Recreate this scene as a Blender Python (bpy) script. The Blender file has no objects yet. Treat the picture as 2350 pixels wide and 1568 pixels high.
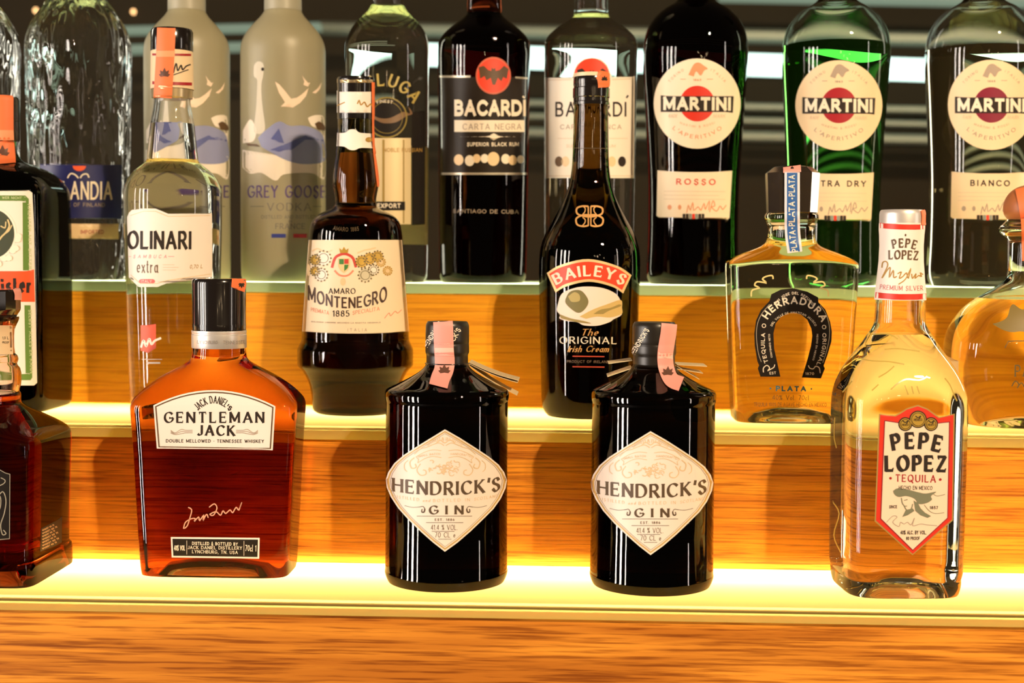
import bpy, math, random
import numpy as np

# ------------------------------------------------------------------ camera, world, light, exposure
random.seed(4)
F = 3264.0                                   # focal length in pixels of the 2350 x 1568 frame
YAW, PITCH, ROLL = 2.3, -3.2, 0.4
CZ = 1.40                                    # camera height above the floor
SC = bpy.context.scene
COL = SC.collection
cam = bpy.data.cameras.new('camera')
cam_o = bpy.data.objects.new('camera', cam)
COL.objects.link(cam_o)
from mathutils import Matrix, Vector
RM = (Matrix.Rotation(math.radians(YAW), 3, 'Z') @ Matrix.Rotation(math.radians(90 + PITCH), 3, 'X')
      @ Matrix.Rotation(math.radians(ROLL), 3, 'Z'))
cam_o.matrix_world = Matrix.Translation((0, 0, CZ)) @ RM.to_4x4()
cam.sensor_width = 36.0
cam.lens = F / 2350 * 36.0
cam.clip_start = 0.05
cam.dof.use_dof = True
cam.dof.focus_distance = 0.97
cam.dof.aperture_fstop = 6.5
SC.camera = cam_o
R3 = np.array(RM)
SC.view_settings.view_transform = 'Standard'
SC.view_settings.look = 'None'
SC.view_settings.exposure = 0.0
SC.view_settings.gamma = 1.0
SC.view_settings.use_curve_mapping = False
cy = SC.cycles
cy.max_bounces = 14
cy.diffuse_bounces = 3
cy.glossy_bounces = 5
cy.transmission_bounces = 12
cy.transparent_max_bounces = 12
cy.sample_clamp_indirect = 4.0
cy.sample_clamp_direct = 0
cy.blur_glossy = 0.3
cy.use_denoising = True
cy.use_adaptive_sampling = True
cy.adaptive_threshold = 0.015
world = bpy.data.worlds.new('world')
SC.world = world
world.use_nodes = True
world.node_tree.nodes['Background'].inputs[0].default_value = (1.0, 0.68, 0.42, 1)
world.node_tree.nodes['Background'].inputs[1].default_value = 0.030


def light(name, typ, loc, target, energy, color, **kw):
    l = bpy.data.lights.new(name, typ)
    l.energy = energy
    l.color = color
    for k, v in kw.items():
        setattr(l, k, v)
    o = bpy.data.objects.new(name, l)
    COL.objects.link(o)
    o.location = loc
    if target is not None:
        o.rotation_euler = (Vector(target) - Vector(loc)).to_track_quat('-Z', 'Y').to_euler()
    return o


WARM = (1.0, 0.75, 0.47)
# two warm bar spotlights up to the right in front of the shelves
light('ceiling_spot', 'POINT', (0.99, -0.62, CZ + 1.13), None, 178, WARM, shadow_soft_size=0.030)
light('ceiling_spot', 'POINT', (1.09, -0.60, CZ + 1.12), None, 52, WARM, shadow_soft_size=0.022)
# a tall window with glazing bars, to the left in front of the shelves
for i, (ax, wd, e) in enumerate(((-84, 0.10, 14), (-70, 0.16, 26), (-60, 0.22, 40), (-50, 0.12, 20))):
    a = math.radians(ax)
    D = 3.1
    p = (D * math.sin(a), 1.0 - D * math.cos(a), CZ - 0.05)
    light('window_light', 'AREA', p, (0, 1.0, CZ - 0.05), e, (1.0, 0.87, 0.76), shape='RECTANGLE', size=wd, size_y=1.7)
light('doorway_light', 'AREA', (2.6, -0.1, CZ + 0.1), (0, 1.0, CZ), 7, (1.0, 0.86, 0.74), shape='RECTANGLE', size=0.10, size_y=1.5)
# added upright lights out of view, to brighten the edges of the bottles
for x in (-1.15, 1.05):
    light('added_side_light', 'AREA', (x, 1.50, CZ + 0.22), (0, 1.25, CZ + 0.2), 3.5, (1.0, 0.93, 0.78), shape='RECTANGLE', size=0.05, size_y=0.8)
# little lamps of the bar room
for p in ((0.95, -1.9, 0.42), (1.25, -2.0, 0.55), (0.6, -2.2, 0.50), (1.7, -1.6, 0.35), (0.2, -2.4, 0.62)):
    light('pendant_lamp', 'POINT', (p[0], p[1], CZ + p[2]), None, 1.3, (1, .72, .40), shadow_soft_size=0.03)

# levels of the display (relative to the camera height) and its depths
Z1, Z2, Z3 = CZ - 0.215, CZ - 0.117, CZ - 0.0178
Y1F, Y2F, Y3F = 0.886, 0.998, 1.137
YBACK = 1.34

# ------------------------------------------------------------------ materials
MATS = {}


def mat(name, color, rough=0.5, metal=0.0, spec=0.5, coat=0.0, **kw):
    if name in MATS:
        return MATS[name]
    m = bpy.data.materials.new(name)
    m.use_nodes = True
    b = m.node_tree.nodes['Principled BSDF']
    b.inputs['Base Color'].default_value = (*color, 1)
    b.inputs['Roughness'].default_value = rough
    b.inputs['Metallic'].default_value = metal
    b.inputs['Specular IOR Level'].default_value = spec
    b.inputs['Coat Weight'].default_value = coat
    b.inputs['Coat Roughness'].default_value = 0.05
    for k, v in kw.items():
        b.inputs[k.replace('_', ' ')].default_value = v
    MATS[name] = m
    return m


def glass(name, tint=(1, 1, 1), dens=0.0, ior=1.45, rough=0.0, bump=None, bscale=60):
    if name in MATS:
        return MATS[name]
    m = bpy.data.materials.new(name)
    m.use_nodes = True
    nt = m.node_tree
    b = nt.nodes['Principled BSDF']
    b.inputs['Base Color'].default_value = (1, 1, 1, 1)
    b.inputs['Roughness'].default_value = rough
    b.inputs['Transmission Weight'].default_value = 1.0
    b.inputs['IOR'].default_value = ior
    if dens > 0:
        v = nt.nodes.new('ShaderNodeVolumeAbsorption')
        v.inputs['Color'].default_value = (*tint, 1)
        v.inputs['Density'].default_value = dens
        nt.links.new(v.outputs[0], nt.nodes['Material Output'].inputs['Volume'])
    if bump:
        tc = nt.nodes.new('ShaderNodeTexCoord')
        mp = nt.nodes.new('ShaderNodeMapping')
        mp.inputs['Scale'].default_value = (1, 1, 0.26)
        nz = nt.nodes.new('ShaderNodeTexNoise')
        nz.inputs['Scale'].default_value = bscale
        nz.inputs['Detail'].default_value = 1.0
        bp = nt.nodes.new('ShaderNodeBump')
        bp.inputs['Strength'].default_value = bump
        bp.inputs['Distance'].default_value = 0.01
        nt.links.new(tc.outputs['Object'], mp.inputs[0])
        nt.links.new(mp.outputs[0], nz.inputs['Vector'])
        nt.links.new(nz.outputs['Fac'], bp.inputs['Height'])
        nt.links.new(bp.outputs[0], b.inputs['Normal'])
    MATS[name] = m
    return m


def wood(name, base, dark, seed, streak=(0.50, 0.40, 0.34, 1)):
    m = bpy.data.materials.new(name)
    m.use_nodes = True
    nt = m.node_tree
    N = nt.nodes.new
    L = nt.links.new
    b = nt.nodes['Principled BSDF']
    tc = N('ShaderNodeTexCoord')
    mp = N('ShaderNodeMapping')
    mp.inputs['Scale'].default_value = (1.3, 1, 26)
    mp.inputs['Location'].default_value = (seed, 0, seed * 3)
    n1 = N('ShaderNodeTexNoise')
    n1.inputs['Scale'].default_value = 3.0
    n1.inputs['Detail'].default_value = 5
    n1.inputs['Distortion'].default_value = 0.6
    mp2 = N('ShaderNodeMapping')
    mp2.inputs['Scale'].default_value = (5, 1, 160)
    mp2.inputs['Location'].default_value = (seed, 0, seed)
    n2 = N('ShaderNodeTexNoise')
    n2.inputs['Scale'].default_value = 4.0
    n2.inputs['Detail'].default_value = 4
    r1 = N('ShaderNodeValToRGB')
    r1.color_ramp.elements[0].position = 0.40
    r1.color_ramp.elements[0].color = (*dark, 1)
    r1.color_ramp.elements[1].position = 0.60
    r1.color_ramp.elements[1].color = (*base, 1)
    r2 = N('ShaderNodeValToRGB')
    r2.color_ramp.elements[0].position = 0.36
    r2.color_ramp.elements[0].color = streak
    r2.color_ramp.elements[1].position = 0.52
    r2.color_ramp.elements[1].color = (1, 1, 1, 1)
    mx = N('ShaderNodeMix')
    mx.data_type = 'RGBA'
    mx.blend_type = 'MULTIPLY'
    mx.inputs['Factor'].default_value = 1.0
    L(tc.outputs['Object'], mp.inputs[0]); L(mp.outputs[0], n1.inputs['Vector'])
    L(tc.outputs['Object'], mp2.inputs[0]); L(mp2.outputs[0], n2.inputs['Vector'])
    L(n1.outputs['Fac'], r1.inputs[0]); L(n2.outputs['Fac'], r2.inputs[0])
    L(r1.outputs[0], mx.inputs['A']); L(r2.outputs[0], mx.inputs['B'])
    L(mx.outputs['Result'], b.inputs['Base Color'])
    bp = N('ShaderNodeBump')
    bp.inputs['Strength'].default_value = 0.15
    bp.inputs['Distance'].default_value = 0.002
    L(n2.outputs['Fac'], bp.inputs['Height']); L(bp.outputs[0], b.inputs['Normal'])
    b.inputs['Roughness'].default_value = 0.42
    b.inputs['Specular IOR Level'].default_value = 0.35
    return m


def frosted(name, col, mixt, base=(0.66, 0.56, 0.30)):
    m = bpy.data.materials.new(name)
    m.use_nodes = True
    nt = m.node_tree
    nt.nodes.remove(nt.nodes['Principled BSDF'])
    t = nt.nodes.new('ShaderNodeBsdfTranslucent')
    t.inputs[0].default_value = (*col, 1)
    d = nt.nodes.new('ShaderNodeBsdfPrincipled')
    d.inputs['Base Color'].default_value = (*base, 1)
    d.inputs['Roughness'].default_value = 0.25
    x = nt.nodes.new('ShaderNodeMixShader')
    x.inputs[0].default_value = mixt
    nt.links.new(d.outputs[0], x.inputs[1])
    nt.links.new(t.outputs[0], x.inputs[2])
    nt.links.new(x.outputs[0], nt.nodes['Material Output'].inputs['Surface'])
    return m


def clear_sheet():
    m = bpy.data.materials.new('clear_underside')
    m.use_nodes = True
    nt = m.node_tree
    nt.nodes.remove(nt.nodes['Principled BSDF'])
    t = nt.nodes.new('ShaderNodeBsdfTransparent')
    nt.links.new(t.outputs[0], nt.nodes['Material Output'].inputs['Surface'])
    return m


def emis(name, col, s):
    if name in MATS:
        return MATS[name]
    m = mat(name, (0, 0, 0), 0.5)
    b = m.node_tree.nodes['Principled BSDF']
    b.inputs['Emission Color'].default_value = (*col, 1)
    b.inputs['Emission Strength'].default_value = s
    return m


# ------------------------------------------------------------------ objects
def link(name, verts, faces, materials, parent=None, smooth=False, loc=None, matidx=None, sharp=None):
    me = bpy.data.meshes.new(name)
    me.from_pydata([tuple(map(float, v)) for v in verts], [], [tuple(map(int, f)) for f in faces])
    if not isinstance(materials, (list, tuple)):
        materials = [materials]
    for m in materials:
        me.materials.append(m)
    if matidx is not None:
        me.polygons.foreach_set('material_index', matidx)
    if smooth:
        me.polygons.foreach_set('use_smooth', [True] * len(me.polygons))
        if sharp:
            me.set_sharp_from_angle(angle=math.radians(sharp))
    me.update()
    o = bpy.data.objects.new(name, me)
    COL.objects.link(o)
    if loc is not None:
        o.location = loc
    if parent is not None:
        o.parent = parent
    return o


def tag(o, label, cat=None, group=None, kind=None):
    o['label'] = label
    if cat:
        o['category'] = cat
    if group:
        o['group'] = group
    if kind:
        o['kind'] = kind
    return o


def box_mesh(x0, x1, y0, y1, z0, z1, bev=0.0):
    """box with small chamfers on its long edges"""
    c = bev
    prof = [(y0 + c, z0), (y1 - c, z0), (y1, z0 + c), (y1, z1 - c), (y1 - c, z1), (y0 + c, z1), (y0, z1 - c), (y0, z0 + c)] if c else \
        [(y0, z0), (y1, z0), (y1, z1), (y0, z1)]
    n = len(prof)
    v = [(x0, y, z) for y, z in prof] + [(x1, y, z) for y, z in prof]
    f = [(i, i + n, (i + 1) % n + n, (i + 1) % n) for i in range(n)]
    f += [tuple(range(n)), tuple(range(2 * n - 1, n - 1, -1))]
    return v, f


def box(name, x0, x1, y0, y1, z0, z1, m, parent=None, bev=0.0):
    v, f = box_mesh(x0, x1, y0, y1, z0, z1, bev)
    return link(name, v, f, m, parent)


def rays(P):
    """pixels of the photograph -> directions in the room"""
    P = np.asarray(P, float).reshape(-1, 2)
    d = np.stack([(P[:, 0] - 1175) / F, -(P[:, 1] - 784) / F, -np.ones(len(P))], 1)
    return d @ R3.T


def on_y(px, py, Y):
    d = rays([(px, py)])[0]
    return np.array([0, 0, CZ]) + d * (Y / d[1])


def on_z(px, py, Z):
    d = rays([(px, py)])[0]
    return np.array([0, 0, CZ]) + d * ((Z - CZ) / d[2])


# ------------------------------------------------------------------ flat shapes: filled outlines and pen strokes
def fill(contours, dy=9.0, dx=9.0):
    if not isinstance(contours[0][0], (list, tuple, np.ndarray)):
        contours = [contours]
    ys = sorted({round(float(p[1]), 2) for c in contours for p in c})
    yy = [ys[0]]
    for y in ys[1:]:
        if y - yy[-1] < 0.25:
            continue
        k = max(1, int(math.ceil((y - yy[-1]) / dy)))
        a = yy[-1]
        yy += [a + (y - a) * i / k for i in range(1, k + 1)]
    E = []
    for c in contours:
        n = len(c)
        for i in range(n):
            (xa, ya), (xb, yb) = c[i], c[(i + 1) % n]
            if abs(ya - yb) > 1e-6:
                E.append((xa, ya, xb, yb) if ya < yb else (xb, yb, xa, ya))
    V, Fc, key = [], [], {}

    def vid(x, y):
        k = (round(x, 2), round(y, 2))
        if k not in key:
            key[k] = len(V)
            V.append((x, y))
        return key[k]
    for y0, y1 in zip(yy, yy[1:]):
        ym = (y0 + y1) / 2
        X = []
        for xa, ya, xb, yb in E:
            if ya <= ym < yb:
                s = (xb - xa) / (yb - ya)
                X.append((xa + s * (ym - ya), xa + s * (y0 - ya), xa + s * (y1 - ya)))
        X.sort()
        for (m0, a0, a1), (m1, b0, b1) in zip(X[::2], X[1::2]):
            k = max(1, int(math.ceil((m1 - m0) / dx)))
            for i in range(k):
                t0, t1 = i / k, (i + 1) / k
                q = [vid(a0 + (b0 - a0) * t0, y0), vid(a1 + (b1 - a1) * t0, y1), vid(a1 + (b1 - a1) * t1, y1), vid(a0 + (b0 - a0) * t1, y0)]
                r = []
                for z in q:
                    if z not in r:
                        r.append(z)
                if len(r) > 2:
                    Fc.append(r)
    return [(V, Fc)]


def ell(cx, cy_, rx, ry=None, n=40, a0=0, a1=360):
    ry = rx if ry is None else ry
    return [(cx + rx * math.cos(math.radians(a0 + (a1 - a0) * i / n)), cy_ - ry * math.sin(math.radians(a0 + (a1 - a0) * i / n))) for i in range(n if a1 - a0 == 360 else n + 1)]


def ring(cx, cy_, rx, ry, w, n=40):
    return fill([ell(cx, cy_, rx, ry, n), ell(cx, cy_, rx - w, ry - w, n)])


def stroke(pts, w, closed=False, seg=7.0):
    """a pen line; w is one width or one per point"""
    P = [tuple(p) for p in pts]
    W = list(w) if isinstance(w, (list, tuple, np.ndarray)) else [w] * len(P)
    Q, U = [], []
    for i in range(len(P) - 1):
        d = math.hypot(P[i + 1][0] - P[i][0], P[i + 1][1] - P[i][1])
        k = max(1, int(math.ceil(d / seg)))
        for j in range(k):
            t = j / k
            Q.append((P[i][0] + (P[i + 1][0] - P[i][0]) * t, P[i][1] + (P[i + 1][1] - P[i][1]) * t))
            U.append(W[i] + (W[i + 1] - W[i]) * t)
    Q.append(P[-1]); U.append(W[-1])
    n = len(Q)
    V = []
    for i in range(n):
        a, b = Q[max(0, i - 1)], Q[min(n - 1, i + 1)]
        if closed and i in (0, n - 1):
            a, b = Q[n - 2], Q[1]
        tx, ty = b[0] - a[0], b[1] - a[1]
        l = math.hypot(tx, ty) or 1
        k = 1.0
        if 0 < i < n - 1:
            u = (Q[i][0] - a[0], Q[i][1] - a[1]); lu = math.hypot(*u) or 1
            c = abs((u[0] * tx + u[1] * ty) / (lu * l))
            k = min(1.8, 1 / max(c, 0.5))
        nx, ny = -ty / l * U[i] / 2 * k, tx / l * U[i] / 2 * k
        V += [(Q[i][0] + nx, Q[i][1] + ny), (Q[i][0] - nx, Q[i][1] - ny)]
    return [(V, [(2 * i, 2 * i + 1, 2 * i + 3, 2 * i + 2) for i in range(n - 1)])]


def smooth_pts(P, n=6):
    P = [np.array(p, float) for p in P]
    out = []
    for i in range(len(P) - 1):
        p0, p1, p2, p3 = P[max(0, i - 1)], P[i], P[i + 1], P[min(len(P) - 1, i + 2)]
        for j in range(n):
            t = j / n
            out.append(tuple(0.5 * (2 * p1 + (p2 - p0) * t + (2 * p0 - 5 * p1 + 4 * p2 - p3) * t * t + (3 * p1 - p0 - 3 * p2 + p3) * t ** 3)))
    out.append(tuple(P[-1]))
    return out


# ------------------------------------------------------------------ a pen alphabet
def arc(cx, cy_, rx, ry, a0, a1, n=12):
    return [(cx + rx * math.cos(math.radians(a0 + (a1 - a0) * i / n)), cy_ + ry * math.sin(math.radians(a0 + (a1 - a0) * i / n))) for i in range(n + 1)]


def _sp(*p):
    return smooth_pts(list(p), 5)


G = {
    'A': (.82, [[(0, 0), (.41, 1)], [(.41, 1), (.82, 0)], [(.15, .33), (.67, .33)]]),
    'B': (.62, [[(.0, 0), (.0, 1)], [(0, 1), (.32, 1)] + arc(.32, .76, .24, .24, 90, -90, 8) + [(0, .52)], [(.3, .52)] + arc(.34, .26, .28, .26, 90, -90, 8) + [(0, 0)]]),
    'C': (.76, [arc(.44, .5, .44, .5, 42, 318, 18)]),
    'D': (.76, [[(0, 0), (0, 1)], [(0, 1), (.26, 1)] + arc(.28, .5, .48, .5, 90, -90, 14) + [(0, 0)]]),
    'E': (.56, [[(0, 0), (0, 1)], [(0, 1), (.56, 1)], [(0, .52), (.46, .52)], [(0, 0), (.56, 0)]]),
    'F': (.54, [[(0, 0), (0, 1)], [(0, 1), (.54, 1)], [(0, .5), (.44, .5)]]),
    'G': (.80, [arc(.44, .5, .44, .5, 42, 350, 20), [(.5, .44), (.84, .44)]]),
    'H': (.74, [[(0, 0), (0, 1)], [(.74, 0), (.74, 1)], [(0, .52), (.74, .52)]]),
    'I': (.0, [[(0, 0), (0, 1)]]),
    'J': (.42, [[(.42, 1), (.42, .24)] + arc(.2, .22, .22, .22, 0, -150, 8)]),
    'K': (.68, [[(0, 0), (0, 1)], [(.62, 1), (0, .42)], [(.2, .58), (.68, 0)]]),
    'L': (.54, [[(0, 1), (0, 0)], [(0, 0), (.54, 0)]]),
    'M': (.90, [[(0, 0), (0, 1)], [(0, 1), (.45, .15)], [(.45, .15), (.9, 1)], [(.9, 1), (.9, 0)]]),
    'N': (.74, [[(0, 0), (0, 1)], [(0, 1), (.74, 0)], [(.74, 0), (.74, 1)]]),
    'O': (.88, [arc(.44, .5, .44, .5, 90, 450, 24)]),
    'P': (.58, [[(0, 0), (0, 1)], [(0, 1), (.3, 1)] + arc(.3, .73, .28, .27, 90, -90, 10) + [(0, .46)]]),
    'Q': (.88, [arc(.44, .5, .44, .5, 90, 450, 24), [(.5, .22), (.86, -.12)]]),
    'R': (.64, [[(0, 0), (0, 1)], [(0, 1), (.3, 1)] + arc(.3, .74, .26, .26, 90, -90, 10) + [(0, .48)], [(.28, .48), (.66, 0)]]),
    'S': (.56, [_sp((.52, .82), (.40, .98), (.2, .97), (.06, .82), (.1, .62), (.3, .51), (.48, .39), (.54, .2), (.42, .03), (.18, .0), (.02, .17))]),
    'T': (.68, [[(.34, 0), (.34, 1)], [(0, 1), (.68, 1)]]),
    'U': (.72, [[(0, 1), (0, .34)] + arc(.36, .34, .36, .34, 180, 360, 12) + [(.72, 1)]]),
    'V': (.78, [[(0, 1), (.39, 0)], [(.39, 0), (.78, 1)]]),
    'W': (1.1, [[(0, 1), (.28, 0)], [(.28, 0), (.55, .9)], [(.55, .9), (.82, 0)], [(.82, 0), (1.1, 1)]]),
    'X': (.74, [[(0, 1), (.74, 0)], [(.74, 1), (0, 0)]]),
    'Y': (.74, [[(0, 1), (.37, .48)], [(.74, 1), (.37, .48)], [(.37, .48), (.37, 0)]]),
    'Z': (.64, [[(.02, 1), (.64, 1)], [(.64, 1), (0, 0)], [(0, 0), (.64, 0)]]),
    '0': (.6, [arc(.3, .5, .3, .5, 90, 450, 20)]),
    '1': (.22, [[(.2, 0), (.2, 1)], [(.2, 1), (0, .82)]]),
    '2': (.55, [_sp((.03, .76), (.14, .96), (.36, .98), (.52, .8), (.46, .55), (.22, .26), (0, .0)), [(0, 0), (.55, 0)]]),
    '3': (.5, [_sp((.03, .88), (.24, 1), (.46, .84), (.4, .6), (.2, .53)), _sp((.2, .53), (.45, .45), (.5, .2), (.3, .0), (.02, .1))]),
    '4': (.6, [[(.46, 0), (.46, 1)], [(.46, 1), (0, .28)], [(0, .28), (.62, .28)]]),
    '5': (.5, [[(.46, 1), (.08, 1)], [(.08, 1), (.04, .56)] + _sp((.04, .56), (.3, .62), (.5, .42), (.46, .12), (.22, 0), (0, .1))]),
    '6': (.56, [_sp((.46, .94), (.2, .86), (.03, .5), (.06, .16), (.28, 0), (.52, .14), (.52, .42), (.3, .56), (.06, .4))]),
    '7': (.52, [[(0, 1), (.52, 1)], [(.52, 1), (.16, 0)]]),
    '8': (.54, [arc(.27, .76, .22, .24, 90, 450, 14), arc(.27, .27, .27, .27, 90, 450, 14)]),
    '9': (.54, [_sp((.06, .06), (.34, .14), (.52, .5), (.5, .84), (.28, 1), (.03, .84), (.04, .6), (.26, .46), (.5, .6))]),
    '&': (.74, [_sp((.7, 0), (.2, .66), (.2, .92), (.36, 1), (.46, .84), (.3, .6), (.02, .3), (.16, .0), (.46, .08), (.66, .44))]),
    '.': (.06, [[(.0, .05), (.08, .05)]]), ',': (.08, [[(.06, .1), (0, -.12)]]), "'": (.06, [[(.06, 1.02), (.0, .74)]]),
    '-': (.3, [[(0, .48), (.3, .48)]]), '*': (.12, [[(.0, .5), (.12, .5)]]), '%': (.74, [[(.08, 0), (.62, 1)], arc(.14, .78, .12, .18, 0, 360, 8), arc(.56, .22, .12, .18, 0, 360, 8)]),
    ' ': (.32, []),
    'a': (.46, [arc(.22, .28, .2, .26, 30, 330, 10), [(.42, .56), (.40, .12), (.5, .0)]]),
    'b': (.46, [[(0, 1), (0, 0)], arc(.22, .28, .2, .27, 150, -150, 10)]),
    'c': (.4, [arc(.22, .28, .2, .28, 50, 320, 10)]),
    'd': (.46, [arc(.22, .28, .2, .27, 30, 330, 10), [(.44, 1), (.44, 0)]]),
    'e': (.44, [[(.03, .3), (.4, .3)] + arc(.22, .3, .19, .27, 0, 310, 12)]),
    'f': (.3, [[(.1, -.1), (.12, .85), (.2, 1), (.34, .95)], [(0, .55), (.3, .55)]]),
    'g': (.46, [arc(.22, .3, .2, .26, 30, 330, 10), [(.42, .56), (.4, -.15), (.2, -.3), (.02, -.2)]]),
    'h': (.44, [[(0, 1), (0, 0)], [(0, .35)] + arc(.2, .35, .2, .2, 160, 10, 6) + [(.42, 0)]]),
    'i': (.06, [[(0, .56), (0, 0)], [(0, .76), (.03, .86)]]),
    'k': (.42, [[(0, 1), (0, 0)], [(.38, .56), (.02, .26)], [(.12, .34), (.42, 0)]]),
    'l': (.06, [[(0, 1), (0, .05), (.08, 0)]]),
    'm': (.7, [[(0, .56), (0, 0)], [(0, .35)] + arc(.17, .37, .16, .19, 160, 10, 6) + [(.33, 0)], [(.33, .35)] + arc(.5, .37, .16, .19, 160, 10, 6) + [(.68, 0)]]),
    'n': (.42, [[(0, .56), (0, 0)], [(0, .35)] + arc(.2, .36, .2, .2, 160, 10, 6) + [(.4, 0)]]),
    'o': (.44, [arc(.22, .28, .22, .28, 90, 450, 14)]),
    'p': (.46, [[(0, .56), (0, -.3)], arc(.22, .28, .2, .27, 150, -150, 10)]),
    'r': (.3, [[(0, .56), (0, 0)], [(0, .35), (.12, .53), (.28, .52)]]),
    's': (.34, [_sp((.32, .48), (.16, .57), (.03, .44), (.16, .3), (.32, .15), (.18, 0), (0, .07))]),
    't': (.3, [[(.12, .85), (.1, .12), (.2, 0), (.3, .06)], [(0, .58), (.28, .58)]]),
    'u': (.42, [[(0, .56), (0, .2), (.1, .02), (.24, .03), (.4, .25)], [(.4, .56), (.4, 0)]]),
    'v': (.4, [[(0, .56), (.2, 0)], [(.2, 0), (.4, .56)]]),
    'x': (.4, [[(0, .56), (.4, 0)], [(.4, .56), (0, 0)]]),
    'y': (.42, [[(0, .56), (.2, .02)], [(.42, .56), (.1, -.3)]]),
}


def text(s, path, h, wt=0.16, thin=None, serif=0.0, slant=0.0, sp=0.20, rot=True, taper=None, seg=99):
    """letters along a path of pixels (baseline, left to right), stretched to the path's length; h = cap height"""
    thin = wt if thin is None else thin
    P = [np.array(p, float) for p in path]
    L = [0.0]
    for a, b in zip(P, P[1:]):
        L.append(L[-1] + float(np.hypot(*(b - a))))
    tot = L[-1]
    adv = []
    x = 0.0
    for ch in s:
        w = G[ch][0]
        adv.append(x + wt / 2)
        x += w + wt + (sp if ch != "'" else sp * .3)
    nat = x - sp
    kx = tot / (nat * h)

    def at(u):
        u = min(max(u, -50), tot + 50)
        i = 0
        while i < len(L) - 2 and u > L[i + 1]:
            i += 1
        d = (P[i + 1] - P[i]) / (L[i + 1] - L[i])
        return P[i] + d * (u - L[i]), d
    out = []
    nib = math.radians(18)
    for ch, x0 in zip(s, adv):
        w, strokes = G[ch]
        uc = (x0 + w / 2) * h * kx
        pc, dc = at(uc)
        up = np.array((dc[1], -dc[0])) if rot else np.array((0.0, -1.0))
        hh = h if taper is None else h * taper(uc / tot)

        def tr(gx, gy):
            if rot:
                return tuple(pc + dc * ((gx - w / 2) * h * kx + slant * gy * hh) + up * gy * hh)
            q, _ = at((x0 + gx) * h * kx)
            return (q[0] + slant * gy * hh, q[1] - gy * hh)
        ends = [p for st in strokes for p in (st[0], st[-1])]
        sub = []
        for st in strokes:
            cur = [st[0]]
            for i in range(1, len(st)):
                cur.append(st[i])
                if 0 < i < len(st) - 1:
                    a = math.atan2(st[i][1] - st[i - 1][1], st[i][0] - st[i - 1][0])
                    b = math.atan2(st[i + 1][1] - st[i][1], st[i + 1][0] - st[i][0])
                    d = abs((b - a + math.pi) % (2 * math.pi) - math.pi)
                    if d > math.radians(50):
                        sub.append(cur); cur = [st[i]]
            sub.append(cur)
        yi = lambda y: (thin / 2 + y * (1 - thin)) if 0 <= y <= 1 and ch.isupper() or ch.isdigit() else y
        for st in sub:
            n = len(st)
            pts = [list((px_, yi(py_))) for px_, py_ in st]
            ws = []
            for i in range(n):
                a, b = pts[max(0, i - 1)], pts[min(n - 1, i + 1)]
                th = math.atan2(b[1] - a[1], (b[0] - a[0]) * max(kx, .3))
                ws.append(thin + (wt - thin) * abs(math.sin(th - nib)) ** 1.3)
            closed = n > 6 and abs(st[0][0] - st[-1][0]) < 1e-6 and abs(st[0][1] - st[-1][1]) < 1e-6
            # lengthen straight ends so corners close
            for e, q in ((0, 1), (n - 1, n - 2)):
                if closed:
                    continue
                dx_, dy_ = pts[e][0] - pts[q][0], pts[e][1] - pts[q][1]
                l = math.hypot(dx_, dy_) or 1
                ex = thin / 2 * 0.98
                if abs(dy_) > 0.3 * l or st[e] in [z for z in ends if ends.count(z) > 1] or n == 2:
                    pts[e][0] += dx_ / l * ex; pts[e][1] += dy_ / l * ex
            V = []
            serif_n = n
            dp, dw = [], []
            for i in range(n - 1):
                kk = max(1, int(math.ceil(abs(pts[i + 1][0] - pts[i][0]) * kx * h / 6.0)))
                for j in range(kk):
                    f_ = j / kk
                    dp.append([pts[i][0] + (pts[i + 1][0] - pts[i][0]) * f_, pts[i][1] + (pts[i + 1][1] - pts[i][1]) * f_])
                    dw.append(ws[i] + (ws[i + 1] - ws[i]) * f_)
            pts, ws = dp + [pts[-1]], dw + [ws[-1]]
            n = len(pts)
            for i in range(n):
                a, b = pts[max(0, i - 1)], pts[min(n - 1, i + 1)]
                if closed and i in (0, n - 1):
                    a, b = pts[n - 2], pts[1]
                # work in stretched space so pen widths stay even
                tx, ty = (b[0] - a[0]) * kx, b[1] - a[1]
                l = math.hypot(tx, ty) or 1
                hx = -ty / l * ws[i] / 2 * (min(1.25, max(0.6, kx)))
                hy = tx / l * ws[i] / 2
                gx, gy = pts[i]
                V += [tr(gx + hx / kx, gy + hy), tr(gx - hx / kx, gy - hy)]
            out.append((V, [(2 * i, 2 * i + 1, 2 * i + 3, 2 * i + 2) for i in range(n - 1)]))
            if serif:
                n = serif_n
                for e, q in ((0, 1), (n - 1, n - 2)):
                    p = st[e]
                    if ends.count(p) > 1 or (p not in (st[0], st[-1])):
                        continue
                    dx_, dy_ = st[e][0] - st[q][0], st[e][1] - st[q][1]
                    k = serif
                    if p[1] in (0, 1) and abs(dy_) > abs(dx_) * .9 and n < 9:
                        y = yi(p[1]); t = thin * .9 / 2
                        V = [tr(p[0] - k / kx ** .5, y - t), tr(p[0] + k / kx ** .5, y - t), tr(p[0] + k / kx ** .5, y + t), tr(p[0] - k / kx ** .5, y + t)]
                        out.append((V, [(0, 1, 2, 3)]))
                    elif abs(dy_) < .05 and abs(dx_) > .1 and n == 2 and 0 <= p[1] <= 1:
                        t = thin / 2 / kx ** .5
                        s_ = -1 if p[1] == 1 else 1
                        y = yi(p[1])
                        if p[1] in (0, 1):
                            V = [tr(p[0] - t, y), tr(p[0] + t, y), tr(p[0] + t * 1.6, y + s_ * k * 1.3), tr(p[0] + t * .2, y + s_ * k * 1.3)]
                        else:
                            V = [tr(p[0] - t, y - k * .7), tr(p[0] + t, y - k * .7), tr(p[0] + t, y + k * .7), tr(p[0] - t, y + k * .7)]
                        out.append((V, [(0, 1, 2, 3)]))
    return out


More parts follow.
